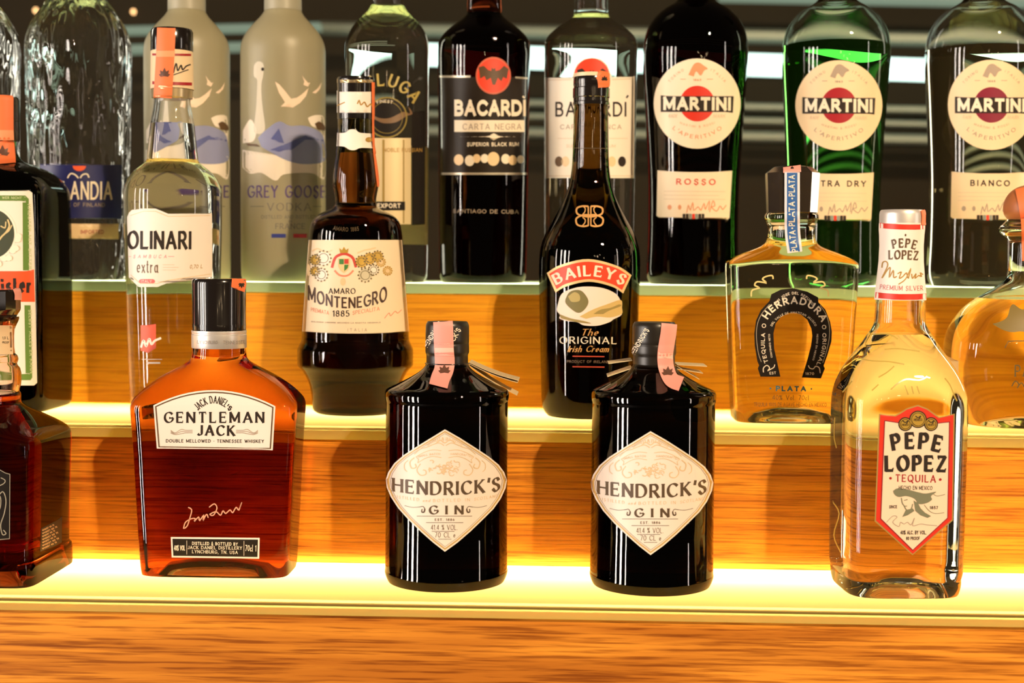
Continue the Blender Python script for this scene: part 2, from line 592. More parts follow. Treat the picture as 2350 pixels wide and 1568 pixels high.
def sag(x0, y0, x1, y1, s, n=14):
    """a baseline that bows down by s pixels in its middle (s < 0: up)"""
    return [(x0 + (x1 - x0) * i / n, y0 + (y1 - y0) * i / n + 4 * s * (i / n) * (1 - i / n)) for i in range(n + 1)]

# ------------------------------------------------------------------ bottles
PAPER = mat('cream_paper', (0.93, 0.84, 0.70), 0.5)
PAPER2 = mat('pale_paper', (0.95, 0.86, 0.76), 0.5)
WARMPAPER = mat('warm_paper', (0.90, 0.68, 0.42), 0.5)
INK = mat('dark_ink', (0.035, 0.025, 0.02), 0.5, spec=0.15)
BROWNINK = mat('brown_ink', (0.13, 0.07, 0.03), 0.5)
GREYINK = mat('faint_ink', (0.42, 0.32, 0.24), 0.6)
FAINT = mat('very_faint_ink', (0.72, 0.55, 0.38), 0.6)
GOLD = mat('gold_ink', (0.70, 0.42, 0.12), 0.32, metal=0.55)
PALEGOLD = mat('pale_gold_ink', (0.86, 0.62, 0.34), 0.4)
RED = mat('red_ink', (0.72, 0.035, 0.015), 0.45)
DARKRED = mat('dark_red_ink', (0.38, 0.012, 0.02), 0.45)
ORANGE = mat('orange_red_ink', (0.85, 0.10, 0.02), 0.45)
CREAM = mat('cream_ink', (0.92, 0.80, 0.62), 0.5)
BLACKLABEL = mat('black_label', (0.018, 0.014, 0.012), 0.42, spec=0.15)
BLUE = mat('blue_ink', (0.03, 0.12, 0.36), 0.5)
NAVY = mat('navy_label', (0.012, 0.014, 0.10), 0.4)
GREEN = mat('green_label', (0.13, 0.24, 0.04), 0.45)
BLACKCAP = mat('black_cap', (0.012, 0.009, 0.008), 0.16, coat=0.6)
MATTECAP = mat('dark_capsule', (0.018, 0.014, 0.010), 0.34)
PINK = mat('pink_stamp_paper', (0.88, 0.36, 0.30), 0.55)
PINKPALE = mat('pale_pink_print', (0.90, 0.60, 0.50), 0.55)
STAMP = mat('orange_stamp_paper', (0.92, 0.20, 0.06), 0.55)
STAMPLIGHT = mat('light_orange_print', (0.95, 0.36, 0.16), 0.55)
SILVER = mat('silver_foil', (0.86, 0.80, 0.74), 0.36, metal=0.6)

GRID = 96


class Bottle:
    def __init__(s, name, label, xc, ymid, Z, yfront=None, b=None, Y=None, phi=0.0, group=None, cat='bottle'):
        s.xc, s.ymid, s.Z, s.phi = xc, ymid, Z, math.radians(phi)
        if Y is None:
            Yf = on_z(xc, yfront, Z)[1]
            Y = Yf / (1 - (b or 100) / F)
        s.Y = Y
        s.X = on_y(xc, ymid, Y)[0]
        s.px = on_y(xc + 1, ymid, Y)[0] - s.X
        s.base = np.array([s.X, s.Y, Z])
        o = bpy.data.objects.new(name, None)
        o.empty_display_size = 0.03
        COL.objects.link(o)
        o.location = (s.X, s.Y, Z)
        o.rotation_euler = (0, 0, s.phi)
        tag(o, label, cat, group)
        s.o = o
        s.prof = []

    def z(s, y):
        return 0.0 if y is None else on_y(s.xc, y, s.Y)[2] - s.Z

    def rows(s, rows, br=1.0, n=2.0):
        out = []
        for r in rows:
            a = r[1]
            b = r[2] if len(r) > 2 and r[2] is not None else a * br
            nn = r[3] if len(r) > 3 else n
            out.append([s.z(r[0]), a * s.px, b * s.px, nn])
        return np.array(out)

    @staticmethod
    def chaikin(A, k=2):
        for _ in range(k):
            B = [A[0]]
            for i in range(len(A) - 1):
                B += [A[i] * .75 + A[i + 1] * .25, A[i] * .25 + A[i + 1] * .75]
            B.append(A[-1])
            A = np.array(B)
        return A

    def loft(s, A, seg, v0, flip=False, close=(True, True), faces_only=None, rot=0.0):
        V, Fc = [], []
        for z, a, b, n in A:
            for i in range(seg):
                t = 2 * math.pi * (i + .5) / seg + rot
                c, q = math.cos(t), math.sin(t)
                V.append((a * math.copysign(abs(c) ** (2 / n), c), b * math.copysign(abs(q) ** (2 / n), q), z))
        m = len(A)
        for j in range(m - 1):
            for i in range(seg):
                k = (i + 1) % seg
                Fc.append((j * seg + i, j * seg + k, (j + 1) * seg + k, (j + 1) * seg + i))
        if close[0]:
            V.append((0, 0, A[0][0])); c = len(V) - 1
            Fc += [((i + 1) % seg, i, c) for i in range(seg)]
        if close[1]:
            V.append((0, 0, A[-1][0])); c = len(V) - 1; o = (m - 1) * seg
            Fc += [(o + i, o + (i + 1) % seg, c) for i in range(seg)]
        if flip:
            Fc = [f[::-1] for f in Fc]
        return V, [tuple(x + v0 for x in f) for f in Fc]

    def body(s, rows, m, name='glass_body', br=1.0, n=2.0, k=2, punt=0.0035, cavity=None, wall=7, seg=GRID, sharp=None, top=None):
        """outer glass from the base up; cavity = pixel height of the liquid's surface (air above it, in the same mesh)"""
        A = s.rows(rows, br, n)
        A = s.chaikin(A, k)
        A[:, 0] = np.maximum.accumulate(A[:, 0])
        s.prof.append(A.copy())
        z0, a0, b0, n0 = A[0]
        foot = [[z0 + punt * 1.6, a0 * .30, b0 * .30, n0], [z0 + punt, a0 * .74, b0 * .74, n0], [z0 + .0003, a0 * .86, b0 * .86, n0], [z0 + .0001, a0 * .93, b0 * .93, n0]]
        A = np.array(foot + list(A))
        V, Fc = s.loft(A, seg, 0)
        if cavity is not None:
            zf = s.z(cavity)
            P = s.prof[-1]
            zt = (s.z(top) if top else P[-1][0]) - 0.002
            zs = [zf] + [z for z in P[:, 0] if zf + .0005 < z < zt] + [zt]
            w = wall * s.px
            C = []
            for z in zs:
                a_ = np.interp(z, P[:, 0], P[:, 1]); b_ = np.interp(z, P[:, 0], P[:, 2]); n_ = np.interp(z, P[:, 0], P[:, 3])
                C.append([z, max(a_ - w, a_ * .3), max(b_ - w, b_ * .3), n_])
            V2, F2 = s.loft(np.array(C), seg, len(V), flip=True)
            V += V2; Fc += F2
        o = link(name, V, Fc, m, s.o, smooth=True, sharp=sharp or 50)
        o.location.z = 0.0004
        return o

    def axis(s, name, rows, m, br=1.0, n=2.0, k=0, seg=64, sharp=35, parent=None, reg=True, smooth=True):
        A = s.rows(rows, br, n)
        if k:
            A = s.chaikin(A, k)
        if reg:
            B = A.copy()
            B = B[np.argsort(B[:, 0], kind='stable')]
            s.prof.append(B)
        V, Fc = s.loft(A, seg, 0)
        return link(name, V, Fc, m, parent or s.o, smooth=smooth, sharp=sharp)

    def shape_at(s, z):
        a = np.full(z.shape, 1e-5); b = np.full(z.shape, 1e-5); n = np.full(z.shape, 2.0)
        for P in s.prof:
            ins = (z >= P[0][0]) & (z <= P[-1][0])
            pa = np.interp(z, P[:, 0], P[:, 1]); pb = np.interp(z, P[:, 0], P[:, 2]); pn = np.interp(z, P[:, 0], P[:, 3])
            w = ins & (pa > a)
            a[w], b[w], n[w] = pa[w], pb[w], pn[w]
        return a, b, n

    def val(s, x, y, z):
        a, b, n = s.shape_at(z)
        return (np.abs(x) / a) ** n + (np.abs(y) / b) ** n - 1

    def map(s, P, off):
        D = rays(P)
        c, q = math.cos(-s.phi), math.sin(-s.phi)
        Rz = np.array([[c, -q, 0], [q, c, 0], [0, 0, 1]])
        D = D @ Rz.T
        O = Rz @ (np.array([0, 0, CZ]) - s.base)
        dd = D[:, 0] ** 2 + D[:, 1] ** 2
        tc = -(O[0] * D[:, 0] + O[1] * D[:, 1]) / dd
        rm = max(p[:, 1:3].max() for p in s.prof) * 1.45
        lo = tc - rm; N = 70
        best = np.full(len(D), 1e9); bt = tc.copy()
        t0 = lo.copy(); hit = np.zeros(len(D), bool); ha = lo.copy(); hb = lo.copy()
        for i in range(N + 1):
            t = lo + rm * 1.02 * i / N
            p = O + D * t[:, None]
            v = s.val(p[:, 0], p[:, 1], p[:, 2])
            w = (v < best) & ~hit
            best[w] = v[w]; bt[w] = t[w]
            new = (v < 0) & ~hit
            ha[new] = t0[new]; hb[new] = t[new]
            hit |= new
            t0 = t
        for _ in range(22):
            m_ = (ha + hb) / 2
            p = O + D * m_[:, None]
            v = s.val(p[:, 0], p[:, 1], p[:, 2])
            ins = v < 0
            hb = np.where(ins, m_, hb); ha = np.where(ins, ha, m_)
        t = np.where(hit, ha, bt)
        p = O + D * t[:, None]
        a, b, n = s.shape_at(p[:, 2])
        k = ((np.abs(p[:, 0]) / a) ** n + (np.abs(p[:, 1]) / b) ** n) ** (1 / n)
        miss = ~hit
        p[miss, 0] /= k[miss]; p[miss, 1] /= k[miss]
        h = 2e-4
        a, b, n = s.shape_at(p[:, 2])
        gx = n * (np.abs(p[:, 0]) / a) ** (n - 1) / a * np.sign(p[:, 0])
        gy = n * (np.abs(p[:, 1]) / b) ** (n - 1) / b * np.sign(p[:, 1])
        gz = (s.val(p[:, 0], p[:, 1], p[:, 2] + h) - s.val(p[:, 0], p[:, 1], p[:, 2] - h)) / (2 * h)
        gz = np.clip(gz, -3 * np.hypot(gx, gy), 3 * np.hypot(gx, gy))
        g = np.stack([gx, gy, gz], 1)
        g /= np.linalg.norm(g, axis=1)[:, None] + 1e-12
        off = np.asarray(off)
        return p + g * (off[:, None] if off.ndim else off)

    def stick(s, name, shapes, m, layer=1, parent=None, label=None, lift=0.0):
        """print or paper laid on the bottle's own surface"""
        V, Fc, off = [], [], []
        for k, (v, f) in enumerate(shapes):
            b0 = len(V)
            V += list(v)
            Fc += [tuple(i + b0 for i in q) for q in f]
            off += [layer * 1.3e-4 + lift + (k % 12) * 3.5e-6] * len(v)
        W = s.map(V, np.array(off))
        o = link(name, W, Fc, m, parent or s.o, smooth=True)
        o.location.z = 0.0004 if parent is None else 0.0
        if label:
            o['label'] = label
        if name in ('fine_print', 'medal_edge', 'label_border', 'ornament', 'stamp_print', 'flourish'):
            o['kind'] = 'stuff'
        return o

    def strip(s, path, w, m, name='tax_stamp', lift=4e-4, label='paper tax stamp over the cap', leaf=None, leaf_m=None, bands=(), band_m=None):
        sh = stroke(smooth_pts(path, 8) if len(path) > 2 else path, w, seg=5)
        # split lengthwise so it follows the curve of the cap
        V, Fq = sh[0]
        n = len(V) // 2
        k = 5
        VV, FF = [], []
        for i in range(n):
            for j in range(k + 1):
                t = j / k
                VV.append((V[2 * i][0] * (1 - t) + V[2 * i + 1][0] * t, V[2 * i][1] * (1 - t) + V[2 * i + 1][1] * t))
        for i in range(n - 1):
            for j in range(k):
                q = i * (k + 1) + j
                FF.append((q, q + 1, q + k + 2, q + k + 1))
        o = s.stick(name, [(VV, FF)], m, 1, None, label, lift)
        if leaf:
            s.stick('leaf_emblem', leaf_shape(*leaf), leaf_m or INK, 2, o, None, lift)
        if bands:
            s.stick('stamp_print', [q for b_ in bands for q in b_], band_m, 2, o, None, lift)
        return o


def back_panel(b, ya, yb, half, m, label, name='back_glow_sheet'):
    """a sheet added on the far side of the bottle to brighten the view through it"""
    V, Fq = [], []
    za, zb = b.z(ya), b.z(yb)
    n = 20
    for z in (za, zb):
        a, bb, nn = (q[0] for q in b.shape_at(np.array([z])))
        for i in range(n + 1):
            t = math.radians(90 - half + 2 * half * i / n)
            V.append((a * 1.006 * math.cos(t), bb * 1.006 * math.sin(t), z))
    for i in range(n):
        Fq.append((i, i + 1, n + 2 + i, n + 1 + i))
    o = link(name, V, Fq, m, b.o, smooth=True)
    o['label'] = label
    return o


def leaf_shape(cx, cy_, r, ang=0):
    out = []
    for k, (a, l) in enumerate(((-70, .75), (-35, .95), (0, 1.1), (35, .95), (70, .75))):
        t = math.radians(a + ang)
        ux, uy = math.sin(t), -math.cos(t)
        vx, vy = -uy, ux
        bx, by = cx, cy_ + r * .55
        P = [(bx, by), (bx + ux * r * l * .8 + vx * r * .34, by + uy * r * l * .8 + vy * r * .34), (bx + ux * r * l * 1.5, by + uy * r * l * 1.5), (bx + ux * r * l * .8 - vx * r * .34, by + uy * r * l * .8 - vy * r * .34)]
        out += fill(P, 50, 50)
    return out


# ------------------------------------------------------------------ the stepped display
X0, X1 = -1.25, 1.15
OAK1 = wood('oak_front', (0.90, 0.335, 0.034), (0.56, 0.175, 0.016), 1.7)
OAK2 = wood('oak_riser', (0.92, 0.35, 0.028), (0.62, 0.20, 0.016), 5.1)
OAK3 = wood('oak_riser_upper', (0.95, 0.44, 0.024), (0.84, 0.35, 0.018), 8.3, (0.80, 0.72, 0.66, 1))
FROST = frosted('frosted_glass', (0.96, 0.82, 0.34), 0.72)
EDGE = frosted('frosted_edge', (0.88, 0.82, 0.28), 0.75)
UNDER = clear_sheet()
GAP = mat('shadow_gap_brown', (0.20, 0.13, 0.03), 0.35)  # brown that paints the shade in the gap below the panel


def backlit_shelf(label, z, yf, yb, gapw):
    root = bpy.data.objects.new('backlit_shelf', None)
    COL.objects.link(root)
    root.location = ((X0 + X1) / 2, (yf + yb) / 2, z)
    tag(root, label, 'shelf', 'backlit frosted glass shelves')
    w = (X1 - X0) / 2
    y0, y1 = yf - root.location.y, yb - root.location.y
    v, f = box_mesh(-w, w, y0, y1, -0.0024, 0.0, 0.0003)
    idx = [1 if i == 0 or i == 1 and False else 0 for i in range(len(f))]
    idx = []
    for q in f:
        c = [v[i] for i in q]
        zz = sum(p[2] for p in c) / len(c); yy = sum(p[1] for p in c) / len(c)
        idx.append(1 if max(p[2] for p in c) < -0.0023 else 0)
    p = link('frosted_panel', v, f, [FROST, UNDER], root, matidx=idx)
    # a brown strip standing in for the shadow gap under the panel, then the glowing front strip
    v, f = box_mesh(-w, w, y0 - 0.0002, y0 + 0.0030, -0.0024 - gapw, -0.0026, 0.0)
    link('shadow_gap_strip', v, f, GAP, root)
    v, f = box_mesh(-w, w, y0 - 0.0006, y0 + 0.0034, -0.0098, -0.0026 - gapw, 0.0003)
    idx = [1 if min(v[i][1] for i in q) > y0 + 0.0030 else 0 for q in f]
    link('front_strip', v, f, [EDGE, UNDER], root, matidx=idx)
    return root


s1 = backlit_shelf('lower backlit yellow glass shelf under the front row of bottles', Z1, Y1F, Y2F - 0.0004, 0.0015)
s2 = backlit_shelf('upper backlit yellow glass shelf under the middle row of bottles', Z2, Y2F, Y3F - 0.0004, 0.0003)
# LED strips inside the light boxes, near the back of each step
for (z, yf, yb, e, q) in ((Z1, Y1F, Y2F, 9.5, 0), (Z2, Y2F, Y3F, 5.8, 0.030)):
    for i in range(3):
        x = -0.85 + i * 0.8
        light('shelf_underlight', 'AREA', (x, yb - 0.013 - q, z - 0.034 - q * .4), (x, yb - 0.020 - q, z), e / 3, (1.0, 0.86, 0.46), shape='RECTANGLE', size=0.8, size_y=0.014)


def plank(name, label, y0, y1, z0, z1, m):
    o = box(name, X0, X1, y0, y1, z0, z1, m, None, 0.0006)
    tag(o, label, 'wood panel')
    return o


plank('wooden_front_panel', 'wide oak front board below the lowest glowing shelf', Y1F + 0.0022, Y1F + 0.018, Z1 - 0.20, Z1 - 0.0100, OAK1)
plank('wooden_riser', 'oak riser board between the two glowing shelves', Y2F + 0.0022, Y2F + 0.016, Z1 - 0.03, Z2 - 0.0100, OAK2)
plank('wooden_riser', 'oak riser board under the clear glass shelf', Y3F + 0.0022, Y3F + 0.016, Z2 - 0.03, Z3 - 0.0082, OAK3)
plank('light_box_floor', 'wooden floor of the light boxes hidden inside the display', Y1F + 0.0185, YBACK, Z1 - 0.215, Z1 - 0.2005, OAK1)

# clear glass shelf on top
GLS = frosted('shelf_glass', (0.66, 0.92, 0.62), 0.60, (0.62, 0.80, 0.58))
v, f = box_mesh(X0, X1, Y3F, YBACK, Z3 - 0.0078, Z3, 0.0005)
gs = link('glass_shelf', v, f, [GLS, UNDER], matidx=[1 if max(v[i][2] for i in q) < Z3 - 0.0077 else 0 for q in f])
tag(gs, 'clear green-edged glass shelf under the back row of bottles', 'shelf')
for i in range(3):
    x = -0.85 + i * 0.8
    light('shelf_underlight', 'AREA', (x, Y3F + 0.050, Z3 - 0.050), (x, Y3F + 0.045, Z3), 3.2, (1.0, 0.93, 0.62), shape='RECTANGLE', size=0.8, size_y=0.014)  # unseen lights added under the glass shelf to brighten its front edge

# the dark steel back wall with its rails and the fluorescent tube
WALL = mat('dark_wall', (0.024, 0.018, 0.009), 0.7, spec=0.1)
STEEL = mat('brushed_steel', (0.20, 0.22, 0.17), 0.50, metal=0.6)
wl = box('wall_back', -2.6, 2.6, 2.50, 2.56, 0, 3.0, WALL)
wl['kind'] = 'structure'
fl = box('floor', -2.6, 2.6, -3.2, 2.50, -0.05, 0.0, mat('dark_floor', (0.03, 0.022, 0.016), 0.6))
fl['kind'] = 'structure'


def rail(name, label, cat, xa, ya, xb, yb, hpx, Y, m, depth=0.03):
    a, b = on_y(xa, ya, Y), on_y(xb, yb, Y)
    L = float(np.linalg.norm(b - a)); h = hpx * Y / F / 2
    v, f = box_mesh(-L / 2, L / 2, -depth / 2, depth / 2, -h, h, min(h, depth / 2) * .5)
    o = link(name, v, f, m, None, loc=tuple((a + b) / 2))
    o.rotation_euler = (0, -math.asin((b[2] - a[2]) / L), 0)
    tag(o, label, cat)
    return o


TUBE = emis('fluorescent_glow', (0.72, 1.0, 0.88), 2.6)
DIM = emis('dim_tube_glow', (0.45, 0.60, 0.42), 0.42)
rail('light_tube', 'bright white-green fluorescent tube on the dark back wall', 'light tube', 800, 120, 2600, 176, 46, 2.3, TUBE)
rail('light_tube', 'dim greenish light tube behind the frosted bottles', 'light tube', 150, 74, 735, 62, 16, 2.3, DIM)
rail('light_tube', 'dim lower greenish tube at left on the back wall', 'light tube', 150, 118, 735, 104, 18, 2.3, DIM)
rail('light_tube', 'pale green strip of light high at right', 'light tube', 1650, -14, 2700, 6, 34, 2.35, DIM)
for i, (xa, ya, xb, yb, h, lab) in enumerate(((735, 66, 2600, 100, 30, 'grey steel rail just above the bright tube'),
                                              (735, 230, 2600, 262, 16, 'thin steel rail closest below the bright tube'),
                                              (900, 262, 2600, 296, 14, 'middle steel rail of the three below the tube'),
                                              (900, 300, 2600, 330, 22, 'broad lowest steel rail below the bright tube'))):
    rail('steel_rail', lab, 'rail', xa, ya, xb, yb, h, 2.36, STEEL)

for i, (x, y, r) in enumerate(((82, 24, 5), (306, 27, 5), (1994, 468, 5))):  # glowing balls stand in for reflections of lamps in the back mirror
    c = on_y(x, y, 2.4975)
    V, Fc = [], []
    for j in range(1, 8):
        for k_ in range(12):
            a_, t_ = math.pi * j / 8, 2 * math.pi * k_ / 12
            V.append((r * 7e-4 * math.sin(a_) * math.cos(t_), r * 7e-4 * math.sin(a_) * math.sin(t_), r * 8e-4 * math.cos(a_)))
    for j in range(6):
        for k_ in range(12):
            Fc.append((j * 12 + k_, j * 12 + (k_ + 1) % 12, (j + 1) * 12 + (k_ + 1) % 12, (j + 1) * 12 + k_))
    Fc += [tuple(range(12)), tuple(range(83, 71, -1))]
    o = link('bulb_reflection', V, Fc, emis('warm_reflection', (1, .55, .22), 4.0), None, smooth=True, loc=tuple(c))
    tag(o, ('tiny warm reflection glowing at the top left corner', 'tiny warm reflection glowing just left of the black stamped cap', 'tiny warm glow between the two right vermouth bottles')[i], 'bulb', 'tiny warm reflections built as glowing balls')

CLEAR = glass('clear_glass', (0.92, 0.95, 0.80), 9, 1.42)
HAMMERED = glass('hammered_glass', (0.92, 0.95, 0.85), 6, 1.42, bump=1.0, bscale=80)
PALE = glass('pale_yellow_glass', (0.93, 0.90, 0.55), 14, 1.42)
DARKGLASS = glass('black_brown_glass', (0.60, 0.48, 0.16), 250, 1.5)
BROWNGLASS = glass('dark_brown_glass', (0.62, 0.42, 0.10), 170, 1.5)
AMBER = glass('amber_whiskey_glass', (0.86, 0.54, 0.05), 84, 1.42)
GREENDARK = glass('dark_green_glass', (0.30, 0.55, 0.15), 420, 1.5)
RUM = glass('dark_rum_glass', (0.70, 0.34, 0.08), 210, 1.45)
ROSSO = glass('dark_red_glass', (0.62, 0.20, 0.08), 190, 1.48)
GREENG = glass('bright_green_glass', (0.45, 0.84, 0.35), 56, 1.45)
BIANCO = glass('yellow_green_glass', (0.95, 0.93, 0.50), 9, 1.42)
OPAL = mat('frosted_bottle_glass', (0.47, 0.42, 0.26), 0.42, spec=0.5, Transmission_Weight=0.30)
OPAL2 = mat('frosted_neck_glass', (0.56, 0.52, 0.37), 0.40, Transmission_Weight=0.35)


# ---------------- row 3, on the clear glass shelf
def shoulders(b, m, x, half, pts, base, neck, nk_top=-130, **kw):
    """pts: (y, a) from the body's top to the neck"""
    rows = [(None, base[0]), (base[2], base[1])] + pts + [(nk_top, neck)]
    return b.body(rows, m, **kw)


def finlandia(xc, dx, label, with_label):
    b = Bottle('vodka_bottle', label, xc, 300, Z3, Y=1.193, group='clear hammered vodka bottles')
    b.body([(None, 98), (638, 104), (620, 106), (500, 109), (300, 113), (150, 117), (95, 116), (55, 102), (20, 78), (-10, 55), (-40, 40), (-70, 36), (-150, 35)], HAMMERED,
           cavity=8, wall=6, top=-150)
    b.axis('cap', [(-140, 38), (-230, 38), (-230, 36)], SILVER)
    if with_label:
        xl, xr = 92 + dx, 279 + dx
        lab = b.stick('label', fill([(xl, 378), (xr, 380), (xr, 504), (xl, 502)]), NAVY, label='navy blue paper label')
        b.stick('lettering', text('FINLANDIA', [(96 + dx, 459), (257 + dx, 460)], 42, .17, .12, sp=.2), CREAM, 2, lab)
        b.stick('lettering', text('VODKA OF FINLAND', [(120 + dx, 475), (240 + dx, 476)], 9, .14, sp=.3), GREYINK, 2, lab)
        b.stick('emblem', fill(ell(182 + dx, 382, 15, 12, 20, 180, 360) + [(197 + dx, 382)]), ORANGE, 2, lab)
        b.stick('swan_print', stroke(smooth_pts([(155 + dx, 410), (162 + dx, 400), (172 + dx, 402), (180 + dx, 410)]), 3) + stroke(smooth_pts([(184 + dx, 410), (190 + dx, 402), (200 + dx, 401), (204 + dx, 409)]), 3), CREAM, 2, lab)
        l2 = b.stick('label', fill([(150 + dx, 514), (272 + dx, 515), (272 + dx, 550), (150 + dx, 549)]), PALEGOLD, label='small beige lower label')
        b.stick('lettering', text('IMPORTED', [(185 + dx, 538), (238 + dx, 538)], 9, .16), DARKRED, 2, l2)
    return b


finlandia(182, 0, 'tall hammered clear glass vodka bottle with navy label behind the dark green bottle', True)
finlandia(-75, 0, 'clear glass bottle cut off by the top left corner', False)


def grey_goose(xc, dx, label):
    b = Bottle('frosted_bottle', label, xc, 300, Z3, Y=1.188, group='frosted vodka bottles')
    b.body([(None, 88), (640, 94), (625, 96), (400, 96), (140, 96), (104, 95), (80, 84), (58, 66), (40, 49), (28, 42), (27, 41), (-20, 40), (-160, 39)], OPAL, punt=.002)
    b.axis('frosted_neck', [(26, 42.2), (-160, 40.2)], OPAL2, reg=False)
    b.axis('cap', [(-150, 43), (-260, 42), (-264, 38)], SILVER)
    X = lambda pts: [(x + dx, y) for x, y in pts]
    # the lake, mountains and clouds
    b.stick('cloud_print', fill(X(smooth_pts([(557, 345), (590, 350), (640, 358), (700, 372), (744, 360), (744, 412), (720, 400), (690, 398), (650, 402), (632, 416), (600, 398), (575, 400), (557, 385)], 4))), mat('cloud_ink', (.95, .84, .70), .5), 1)
    b.stick('cloud_print', fill(X(smooth_pts([(706, 272), (720, 266), (738, 266), (744, 280), (744, 330), (735, 300), (715, 290), (706, 272)], 4))), mat('cloud_ink', (.95, .84, .70), .5), 1)
    b.stick('cloud_print', fill(X(smooth_pts([(558, 300), (575, 275), (588, 300), (582, 325), (558, 330)], 4))), mat('cloud_ink', (.95, .84, .70), .5), 1)
    b.stick('mountain_print', fill(X(smooth_pts([(592, 318), (610, 300), (640, 280), (665, 290), (700, 290), (735, 305), (744, 330), (744, 370), (700, 378), (660, 370), (620, 350), (600, 338)], 4))), mat('lake_blue', (.28, .30, .50), .5), 2)
    b.stick('mountain_print', fill(X([(620, 345), (660, 330), (700, 312), (742, 322), (742, 326), (700, 322), (670, 345), (640, 350)])) + fill(X([(622, 320), (640, 296), (652, 330), (640, 328)])), mat('lake_dark_blue', (.10, .12, .34), .5), 3)
    b.stick('rock_print', fill(X(smooth_pts([(722, 285), (732, 280), (744, 290), (744, 300), (728, 298)], 3))), BROWNINK, 3)
    b.stick('rock_print', fill(X([(566, 330), (590, 332), (598, 338), (570, 336)])), BROWNINK, 3)
    # flying geese and the big goose's head and neck
    b.stick('goose_print', fill(X(smooth_pts([(583, 152), (590, 143), (601, 144), (606, 154), (604, 176), (600, 200), (602, 240), (608, 300), (584, 304), (588, 250), (590, 210), (590, 184), (583, 176), (583, 152)], 4))), mat('goose_pale', (.68, .62, .48), .45), 1)
    b.stick('goose_eye', fill(X(ell(603, 160, 3.5, 4, 10))), INK, 2)
    b.stick('goose_print', fill(X([(631, 188), (642, 196), (656, 212), (668, 228), (680, 226), (692, 218), (708, 204), (702, 222), (688, 238), (672, 248), (644, 246), (654, 236), (640, 214)])) +
            fill(X([(693, 174), (700, 184), (708, 192), (712, 190), (706, 200), (696, 196), (698, 188)])) + fill(X([(716, 214), (728, 205), (738, 190), (734, 206), (724, 216)])), mat('goose_ink', (.95, .74, .55), .5), 1)
    b.stick('lettering', text('GREY', X([(568, 455), (638, 455)]), 28, .22, .09, serif=.10, sp=.18) + text('GOOSE', X([(654, 455), (748, 455)]), 28, .22, .09, serif=.10, sp=.16), mat('violet_ink', (.10, .06, .20), .5), 1)
    b.stick('lettering', text('VODKA', X([(613, 485), (714, 485)]), 18, .13, .07, serif=.1, sp=.3) + stroke(X([(575, 475), (606, 475)]), 1.6) + stroke(X([(718, 475), (738, 475)]), 1.6) +
            text('DISTILLED AND BOTTLED', X([(600, 503), (724, 503)]), 8, .14, sp=.2) + text('IN', X([(662, 512), (670, 512)]), 6, .14) + text('FRANCE', X([(632, 527), (700, 527)]), 13, .16, .09, serif=.1), mat('grey_print', (.20, .17, .15), .5), 1)
    b.stick('flag_stripe', fill(X([(623, 538), (656, 538), (656, 547), (623, 547)])), mat('flag_blue', (.02, .03, .22), .5), 1)
    b.stick('flag_stripe', fill(X([(673, 538), (704, 538), (704, 547), (673, 547)])), DARKRED, 1)
    return b


grey_goose(650, 0, 'frosted vodka bottle fully seen, with blue mountains and flying geese')
grey_goose(430, -222, 'frosted vodka bottle half hidden behind the white-labelled clear bottle')

# beluga
b = Bottle('vodka_bottle', 'clear glass bottle with round black fish badge, behind the cream-labelled conical bottle', 889, 300, Z3, Y=1.187)
b.body([(None, 86), (638, 92), (620, 94), (400, 95), (130, 95), (98, 94), (72, 85), (50, 68), (33, 50), (20, 40), (8, 36), (-150, 35)], CLEAR, cavity=16, wall=6)
b.axis('cap', [(-140, 38), (-240, 37), (-242, 33)], SILVER)
back_panel(b, 560, 330, 62, mat('back_glow_cream', (.80, .62, .36), .5), 'cream sheet added behind the glass for its glow')  # sheet added to give the warm glow seen through this bottle
b.stick('lettering', text('BELUGA', sag(828, 222, 948, 240, -32), 29, .24, .12, serif=.10, sp=.18), mat('olive_ink_dark', (.50, .38, .10), .4), 1)
b.stick('glow_panel', fill([(810, 318), (943, 318), (943, 516), (810, 516)]), mat('painted_glow', (.88, .70, .40), .38, metal=.25), 1, label='cream panel painting the glow in the glass under the badge')  # glow of light through the bottle, painted as a cream panel
b.stick('glow_streak', stroke([(880, 322), (880, 514)], 5), mat('glow_streak_dark', (.36, .24, .06), .4), 2)  # darker streaks of the painted glow
b.stick('glow_streak', stroke([(926, 322), (926, 514)], 3), mat('glow_streak_dark', (.36, .24, .06), .4), 2)
bd = b.stick('badge', fill(ell(888, 271, 46, 47, 40)), BLACKLABEL, 3, label='round black badge with gold rim')
b.stick('badge_rim', ring(888, 271, 46, 47, 3) + ring(888, 271, 36, 37, 1.2), mat('olive_gold', (.30, .22, .04), .35), 4, bd)
b.stick('fish_print', fill(smooth_pts([(852, 262), (870, 272), (895, 272), (925, 258), (940, 262), (936, 246), (946, 262), (932, 268), (908, 282), (880, 284), (858, 274)], 4)), mat('fish_bronze', (.20, .11, .05), .4), 4, bd)
b.stick('lettering', text('FINEST', sag(866, 240, 900, 240, -3), 7, .15), CREAM, 4, bd)
b.stick('label', fill([(945, 258), (975, 256), (975, 516), (945, 518)]), BLACKLABEL, 1, label='dark vertical label on the right side')
lb = b.stick('label', fill([(862, 464), (929, 464), (929, 484), (862, 484)]), BLACKLABEL, 3, label='small black strip label')
b.stick('lettering', text('EXPORT', [(866, 479), (919, 479)], 11, .22), CREAM, 4, lb)
b.stick('lettering', text('NOBLE RUSSIAN', [(880, 350), (968, 350)], 9, .14), mat('ochre_ink', (.45, .25, .05), .5), 3)

